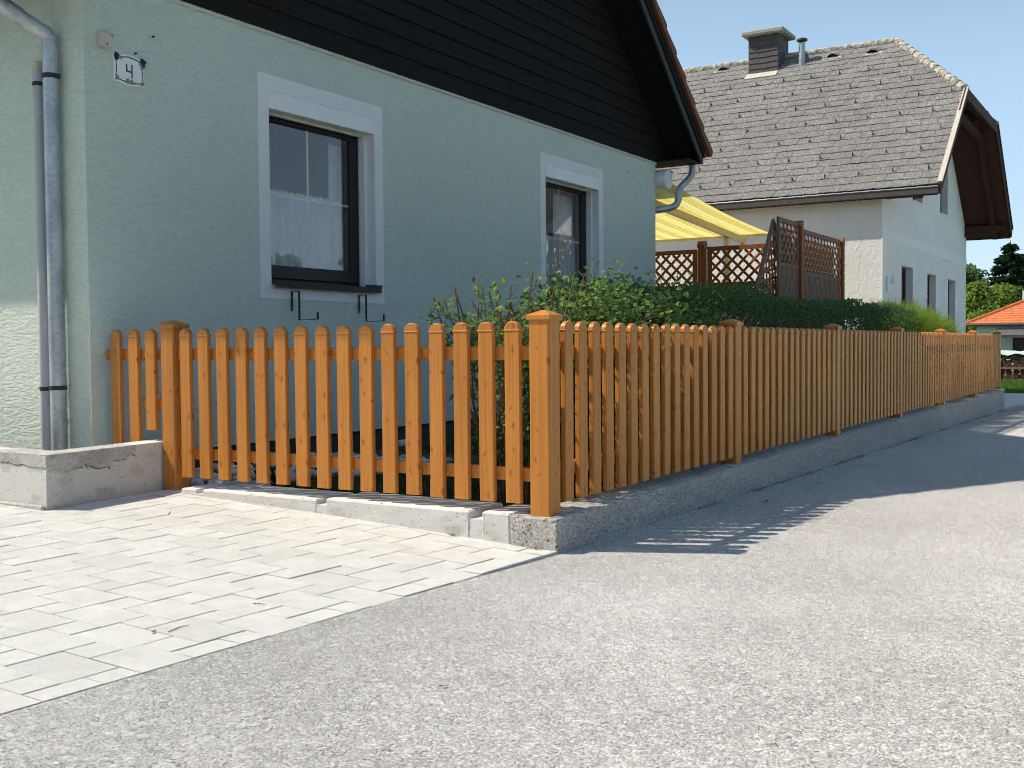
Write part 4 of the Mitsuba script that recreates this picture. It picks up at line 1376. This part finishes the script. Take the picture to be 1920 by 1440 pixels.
# woodpile behind a rail fence
WP = thing('woodpile', 'stacked dark firewood logs under a pale green tarpaulin', 'woodpile')
DW = [P(tube([(0, -.25, 0), (0, .25, 0)], r, 9), 'mat_bark') for r in (.085, .10, .12)]
LOGC = [P(tube([(0, 0, 0), (.01, 0, 0)], r, 9), 'mat_weathered') for r in (.075, .09, .11)]
pd = np.array([.93, .37, 0])
q = 0
for lay in range(5):
    for s in range(22):
        v = int(rng.integers(3))
        y = -1.5 + s * .23 + (.11 if lay % 2 else 0) + rng.normal(0, .012)
        x = 39.0 + rng.normal(0, .05)
        z = -.38 + lay * .19 + rng.normal(0, .012)
        M = mat((x, y, z), math.pi / 2 + rng.normal(0, .05))
        k = part(WP, 'log', DW[v], M)
tv = []
for yy in np.linspace(-1.75, 3.7, 40):
    for u in np.linspace(-1, 1, 9):
        tv.append((39.0 + u * .36, yy, .62 + .10 * math.sin(yy * 2.3) * .6 - .10 * abs(u) ** 3 + .05 * math.sin(yy * 9 + u * 4)))
tv = np.array(tv)
i, j = np.meshgrid(np.arange(39), np.arange(8), indexing='ij'); a = (i * 9 + j).ravel()
part(WP, 'tarpaulin', P((tv, np.concatenate([np.stack([a, a + 9, a + 10], 1), np.stack([a, a + 10, a + 1], 1)])), 'mat_tarp', True))
RFN = thing('rail_fence', 'low dark paling fence with two pale rails in front of the woodpile', 'fence')
for s in range(30):
    y = -4.6 + s * .24
    part(RFN, 'paling', P(box(38.02, 38.05, y, y + .15, -.50, .24 + rng.normal(0, .02)), 'mat_dark_wood'))
for z in (-.06, -.52):
    part(RFN, 'rail', P(box(37.95, 38.015, -4.8, 2.6, z, z + .07), 'mat_weathered'))
for y in (-4.7, -1.0, 2.5):
    part(RFN, 'post', P(box(37.97, 38.09, y, y + .12, -.7, .30), 'mat_weathered'))

# bungalow with orange roof
BG = thing('bungalow', 'pale blue bungalow with orange tiled hip roof', 'house')
bx0, bx1, by0, by1 = 64.6, 74.5, -4.2, 7.15
part(BG, 'wall', P(cat([box(bx0, bx0 + .3, by0, by1, -.8, 2.0), box(bx0 + .3, bx1, by1 - .3, by1, -.8, 2.0), box(bx0 + .3, bx1, by0, by0 + .3, -.8, 2.0)]), 'mat_pale_blue_wall'))
ov = .55
c0 = [(bx0 - ov, by0 - ov), (bx1 + ov, by0 - ov), (bx1 + ov, by1 + ov), (bx0 - ov, by1 + ov)]
zr, ze = 4.25, 1.93
r0, r1 = (69.5, 2.9), (69.5, .2)
BR = part(BG, 'roof', P(trimesh.convex.convex_hull(np.array([(x, y, ze) for x, y in c0] + [(x, y, ze + .05) for x, y in c0] + [(r0[0], r0[1], zr), (r1[0], r1[1], zr)])), 'mat_slate'))
# tile courses on the side that faces the lane
nc = 16
for r in range(nc):
    f0, f1 = r / nc, (r + 1.15) / nc
    A_, B_ = np.array([c0[3][0], c0[3][1], ze + .07]), np.array([c0[0][0], c0[0][1], ze + .07])
    C_, D_ = np.array([*r0, zr + .03]), np.array([*r1, zr + .03])
    l0, l1 = A_ + (C_ - A_) * f0, A_ + (C_ - A_) * min(f1, 1)
    q0, q1 = B_ + (D_ - B_) * f0, B_ + (D_ - B_) * min(f1, 1)
    up = np.array([0, 0, .05])
    part(BR, 'tile_course', P(trimesh.convex.convex_hull(np.array([l0, q0, l1, q1, l0 + up, q0 + up, l1 + up * .3, q1 + up * .3])), 'mat_orange_tile'))
part(BR, 'hip_cap', P(tube([(c0[3][0], c0[3][1], ze + .1), (r0[0], r0[1], zr + .08)], .12, 8), 'mat_orange_tile'))
part(BR, 'gutter', P(tube([(c0[3][0] - .05, c0[3][1], ze), (c0[0][0] - .05, c0[0][1], ze)], .08, 8), 'mat_slate'))
for y in (4.6, 3.7):
    k = part(BG, 'chimney', P(box(73.0, 73.7, y + .4, y + 1.05, 2.6, 4.25), 'mat_white_plastic'))
    part(k, 'pot', P(tube([(73.35, y + .72, 4.26), (73.35, y + .72, 4.40)], .18, 10), 'mat_white_plastic'))
pr_ = part(BG, 'porch_roof', P(bar((60.6, 3.0, 1.22), (64.6, 3.0, 1.62), 6.2, .16), 'mat_slate'))
for y in (5.9, 4.3, .2):
    part(BG, 'porch_post', P(box(60.9, 61.05, y, y + .15, -.8, 1.2), 'mat_dark_wood'))
for y in (5.2, 1.0):
    w = part(BG, 'window', P(box(64.52, 64.59, y - 1.1, y, -.2, 1.2), 'mat_dark_wood'))
    part(w, 'pane', P(box(64.49, 64.515, y - 1.0, y - .1, -.1, 1.1), 'mat_dark_glass'))
part(BG, 'balustrade', P(cat([box(60.88, 60.94, .2, 5.9, -.7 + q * .22, -.7 + q * .22 + .14) for q in range(4)]), 'mat_weathered'))


# ---------------------------------------------------------------- trees
def tree_crown(center, radii, n, size, col0, col1, seed, clumps=26, drop=0.0):
    """leaves in clumps spread through an uneven volume"""
    r = np.random.default_rng(seed)
    d = rnd_dirs(r, clumps)
    cc = np.array(center) + d * np.array(radii) * (r.random((clumps, 1)) ** .45) * .86
    cr = r.uniform(.18, .42, clumps) * np.mean(radii)
    w = r.integers(0, clumps, n)
    dd = rnd_dirs(r, n)
    c = cc[w] + dd * (cr[w] * r.random(n) ** .33)[:, None] * [1, 1, .8]
    ax = rnd_dirs(r, n) * [1, 1, .7]; ax /= np.linalg.norm(ax, axis=1, keepdims=True)
    up = dd + [0, 0, .8] + r.normal(0, .5, (n, 3))
    ay = np.cross(up, ax); ay /= np.linalg.norm(ay, axis=1, keepdims=True)
    s = r.uniform(.6, 1.2, n)[:, None] * size
    t = np.clip(r.random(n)[:, None] * .6 + r.random(clumps)[w][:, None] * .4, 0, 1)
    col = np.array(col0) * (1 - t) + np.array(col1) * t
    m, cl = quads(c, ax * s, ay * s * .6, col)
    return m, cl, cc


def tree(name, label, category, base, h, radii, n, size, c0, c1, seed, group=None, clumps=26, cz=.62):
    t = thing(name, label, category, group)
    b = np.array(base, float)
    ctr = b + [0, 0, h * cz]
    m, cl, cc = tree_crown(ctr, radii, n, size, c0, c1, seed, clumps)
    k = part(t, 'crown', P(m, 'mat_leaf', False, color=cl))
    r = np.random.default_rng(seed + 1)
    R = h * .02 + .05
    part(t, 'trunk', P(tube([b - [0, 0, .3], b + [0, 0, h * .3], b + [r.normal(0, .1), r.normal(0, .1), h * .7]], [R, R * .8, R * .35], 9), 'mat_bark', 40))
    lim = []
    for q in cc[: min(len(cc), 14)]:
        s = b + [0, 0, h * r.uniform(.25, .5)]
        lim.append(tube(smooth_path([s, (s + q) / 2 + [0, 0, -.1], q], 6), np.linspace(R * .4, R * .08, 6), 5))
    part(t, 'limbs', P(cat(lim), 'mat_bark', 40))
    return t


def conifer(label, base, h, rad, seed, n=26000):
    t = thing('spruce', label, 'tree')
    r = np.random.default_rng(seed)
    b = np.array(base, float)
    part(t, 'trunk', P(tube([b - [0, 0, .3], b + [0, 0, h]], [h * .018, .03], 8), 'mat_bark'))
    nb = 230
    f = np.sort(r.random(nb) ** .8) * .96 + .02
    a = r.uniform(0, 2 * np.pi, nb)
    L = rad * (1 - f) ** .75 * r.uniform(.7, 1.1, nb) + .25
    w = r.choice(nb, n, p=L / L.sum())
    u = r.random(n) ** .7
    dirv = np.stack([np.cos(a), np.sin(a), -.25 + 0 * a], 1)[w]
    c = b + np.stack([0 * u, 0 * u, f[w] * h], 1) + dirv * (L[w] * u)[:, None] + np.stack([0 * u, 0 * u, .16 * L[w] * u ** 2], 1)
    side = np.cross(dirv, [0, 0, 1.0]); c = c + side * (r.normal(0, .14, n) * L[w] * u)[:, None] - np.stack([0 * u, 0 * u, np.abs(r.normal(0, .16, n))], 1)
    ax = dirv + rnd_dirs(r, n) * .5; ax /= np.linalg.norm(ax, axis=1, keepdims=True)
    ay = np.cross(rnd_dirs(r, n), ax); ay /= np.linalg.norm(ay, axis=1, keepdims=True)
    s = r.uniform(.10, .24, n)[:, None]
    col = np.stack([r.uniform(.018, .040, n), r.uniform(.045, .080, n), r.uniform(.022, .038, n)], 1)
    m, cl = quads(c, ax * s * 1.3, ay * s * .4, col)
    part(t, 'crown', P(m, 'mat_leaf', False, color=cl))


conifer('dark spruce rising behind the orange roof', (113.0, 11.2, -1.0), 12.0, 4.6, 41)
tree('broadleaf_tree', 'light green leafy tree beside the white house corner', 'tree', (88.0, 12.2, -.9), 8.2, (4.2, 3.6, 3.5), 16000, .17, (.10, .20, .045), (.20, .32, .07), 51, cz=.55)
tree('broadleaf_tree', 'yellowish green tree low behind the bungalow chimneys', 'tree', (84.0, 9.0, -.9), 6.6, (3.4, 3.0, 2.9), 14000, .15, (.15, .24, .05), (.24, .33, .07), 52, cz=.55)
tree('broadleaf_tree', 'deep green bushy tree under the spruce', 'tree', (98.0, 7.8, -.9), 8.0, (3.8, 3.6, 3.4), 12000, .17, (.06, .13, .035), (.13, .22, .05), 53, cz=.55)
tree('broadleaf_tree', 'taller pale tree left of the spruce', 'tree', (112.0, 16.0, -.9), 11.0, (4.0, 3.4, 4.2), 9000, .2, (.09, .17, .06), (.16, .25, .09), 54, cz=.62)
tree('broadleaf_tree', 'bright green tree at the right edge below the spruce', 'tree', (76.0, 1.2, -.9), 7.2, (2.6, 3.3, 3.2), 12000, .16, (.11, .20, .04), (.20, .30, .07), 56, cz=.58)
# fruit tree at the right edge of the frame: a trunk outside, a branch inside
FT = thing('fruit_tree', 'young fruit tree at the right edge with a thin drooping branch', 'tree')
b = np.array([30.0, -1.55, -.5])
part(FT, 'trunk', P(tube([b, b + [0, 0, 1.2], b + [-.1, .1, 2.3]], [.07, .06, .03], 8), 'mat_bark', 40))
rng = np.random.default_rng(61)
br, lc = [], []
for q in range(26):
    s = b + [0, 0, rng.uniform(1.1, 2.2)]
    a = rng.uniform(0, 2 * np.pi); L = rng.uniform(.7, 1.45)
    e_ = s + np.array([math.cos(a) * L, math.sin(a) * L, rng.uniform(-.15, .9)])
    pth = smooth_path([s, (s + e_) / 2 + [0, 0, .15], e_], 12)
    br.append(tube(pth, np.linspace(.018, .004, 12), 5))
    lc.append(pth[rng.integers(4, 12, 110)] + rng.normal(0, .085, (110, 3)))
part(FT, 'limbs', P(cat(br), 'mat_bark'))
lc = np.concatenate(lc); n = len(lc)
ax = rnd_dirs(rng, n); ay = np.cross(rnd_dirs(rng, n) + [0, 0, .7], ax); ay /= np.linalg.norm(ay, axis=1, keepdims=True)
t_ = rng.random(n)[:, None]
m, cl = quads(lc, ax * .05, ay * .026, np.array([.10, .18, .04]) * (1 - t_) + np.array([.26, .22, .07]) * t_)
part(FT, 'crown', P(m, 'mat_leaf', False, color=cl))

# ================================================================ across the lane (seen only in the window panes)
scene['verge_strip'] = P(sheet(lin(-30, 60, 2), lin(-14, -7.2, 1), lambda X, Y: -.22 - .0112 * np.clip(X, -30, 26)), 'mat_lawn_base', True)
lab('verge_strip', 'grass strip across the lane', kind='structure')
names = iter('first second third fourth fifth sixth seventh eighth ninth tenth'.split())
for i, (x, y, h, rx) in enumerate(((-26, 14, 8.5, 5), (-24, 2, 7.5, 5), (-25, -10, 9, 5.5), (-14, -21, 8, 5.5), (-1, -24, 8.5, 5.5), (11, -24, 8, 5.5), (23, -30, 10, 5.5), (31, -34, 9, 5), (38, -33, 8.2, 5), (56, -30, 9, 5.5))):
    tree('garden_tree', f'{next(names)} tree of the row across the lane', 'tree', (x, y, -.7), h, (rx, rx * .9, h * .40), 5200, .34, (.05, .11, .03), (.11, .19, .05), 200 + i, 'trees across the lane', cz=.52)
OH = thing('lane_house', 'brown roofed house across the lane', 'house')
ox0, ox1, oy0, oy1 = 37.0, 49.0, -24.0, -15.0
part(OH, 'wall', P(ext_xz(sg.Polygon([(ox0, -.8), (ox1, -.8), (ox1, 5.2), (43, 9.0), (ox0, 5.2)]), oy1 - .3, oy1), 'mat_smooth_band'))
part(OH, 'wall', P(cat([box(ox0, ox0 + .3, oy0, oy1 - .3, -.8, 4.2), box(ox1 - .3, ox1, oy0, oy1 - .3, -.8, 4.2)]), 'mat_smooth_band'))
for s in (-1, 1):
    part(OH, 'roof', P(ext_xz(sg.Polygon([(43, 9.05), (43 + s * 6.8, 4.95), (43 + s * 6.8, 5.2), (43, 9.3)]), oy0 - .5, oy1 + .9), 'mat_slate'))

# ================================================================ litter
def leaf_litter(px_x, px_y, z, s, label, name='fallen_leaf', catg='leaf', m_='mat_dead_leaf', rz=0.0):
    t = thing(name, label, catg)
    u = np.linspace(-1, 1, 9)
    V = []
    for a in u:
        w = .45 * math.sqrt(max(0, 1 - a * a)) * (1 - .25 * a)
        for bq in (-1, 0, 1):
            V.append((a * s, bq * w * s, s * (.10 * abs(bq) + .28 * a * a)))
    V = np.array(V)
    F = []
    for i_ in range(8):
        for j_ in range(2):
            q = i_ * 3 + j_
            F += [(q, q + 3, q + 4), (q, q + 4, q + 1)]
    part(t, 'blade', P(moved(trimesh.Trimesh(V, F, process=False), mat((px_x, px_y, z), rz)), m_))
    part(t, 'stalk', P(moved(tube([(s * .95, 0, s * .25), (s * 1.5, .1 * s, s * .05)], s * .03, 5), mat((px_x, px_y, z), rz)), m_))


def twig(x, y, L, rz, label):
    t = thing('twig', label, 'twig')
    z = float(gz(x, max(y, 0))) + .004
    d = np.array([math.cos(rz), math.sin(rz), 0]) * L
    o = np.array([x, y, z])
    part(t, 'stick', P(tube([o, o + d * .5 + [.004, .004, .002], o + d], [.0022, .0018, .0012], 5), 'mat_twig'))
    part(t, 'side_shoot', P(tube([o + d * .45, o + d * .6 + [0, .012, .004]], .0010, 4), 'mat_twig'))


for x, y, s_, lb, rz in ((-2.483, .335, .016, 'small yellowish leaf fallen on the pale pavers', .4), (-2.44, -1.003, .022, 'dark brown curled leaf lying on the asphalt in the foreground', 1.2),
                         (2.52, -.447, .028, 'dark leaf in the shade beside the kerb wall', .2), (3.815, -.448, .03, 'second dark leaf in the shaded lane further along the kerb', 2.2), (5.703, -1.566, .03, 'dark leaf in the middle of the roof shadow on the lane', .8)):
    z = float(gz(x, max(y, 0))) + (.003 if y > edge_y(x) else -.008)
    leaf_litter(x, y, z, s_, lb, rz=rz)
for x, y, L, rz, lb in ((-2.45, .288, .11, .1, 'thin dry twig beside the yellowish leaf on the pavers'), (-.70, 2.30, .13, .7, 'short dry twig on the pavers near the cracked wall'), (-1.942, .342, .06, -1.4, 'tiny pale twig on the pavers')):
    twig(x, y, L, rz, lb)
rng = np.random.default_rng(87)
n = 2600
x = .1 + 17.6 * rng.random(n) ** 1.15
clump = meshkit.noise(np.stack([x * 2.3, x * 0, x * 0], 1))
keep = rng.random(n) < np.clip((clump - .25) * 1.3, 0, .8)
x = x[keep]; n = len(x)
b = np.stack([x, -.141 - np.abs(rng.normal(0, .020, n)), gz(x, x * 0) - .016], 1)
tip = b + np.stack([rng.normal(0, .016, n), -np.abs(rng.normal(0, .014, n)), rng.uniform(.004, .026, n)], 1)
t_ = rng.random((n, 1))
m, c = blades(b, tip, rng.uniform(.002, .005, n), np.array([.12, .14, .07]) * t_ + np.array([.24, .21, .15]) * (1 - t_), np.zeros((n, 3)))
scene['moss_edge'] = P(m, 'mat_grass', False, color=c)
lab('moss_edge', 'dry moss and tiny weeds along the foot of the lane kerb', 'moss', kind='stuff')
rng = np.random.default_rng(88)
for x, y, lb in ((-.118, .55, 'dry brownish weed tuft at the foot of the notched kerb'), (-.126, -.02, 'little weed tuft at the foot of the rough kerb corner')):
    t = thing('weed_tuft', lb, 'weed')
    n = 46
    z = float(gz(x, max(y, 0))) - .012
    b = np.stack([x - np.abs(rng.normal(0, .006, n)), y + rng.normal(0, .022, n), np.full(n, z)], 1)
    tip = b + np.stack([-np.abs(rng.normal(0, .016, n)), rng.normal(0, .018, n), rng.uniform(.008, .034, n)], 1)
    t_ = rng.random((n, 1))
    m, c = blades(b, tip, np.full(n, .0022), np.array([.24, .15, .06]) * t_ + np.array([.16, .20, .06]) * (1 - t_), np.zeros((n, 3)))
    part(t, 'blades', P(m, 'mat_grass', False, color=c))
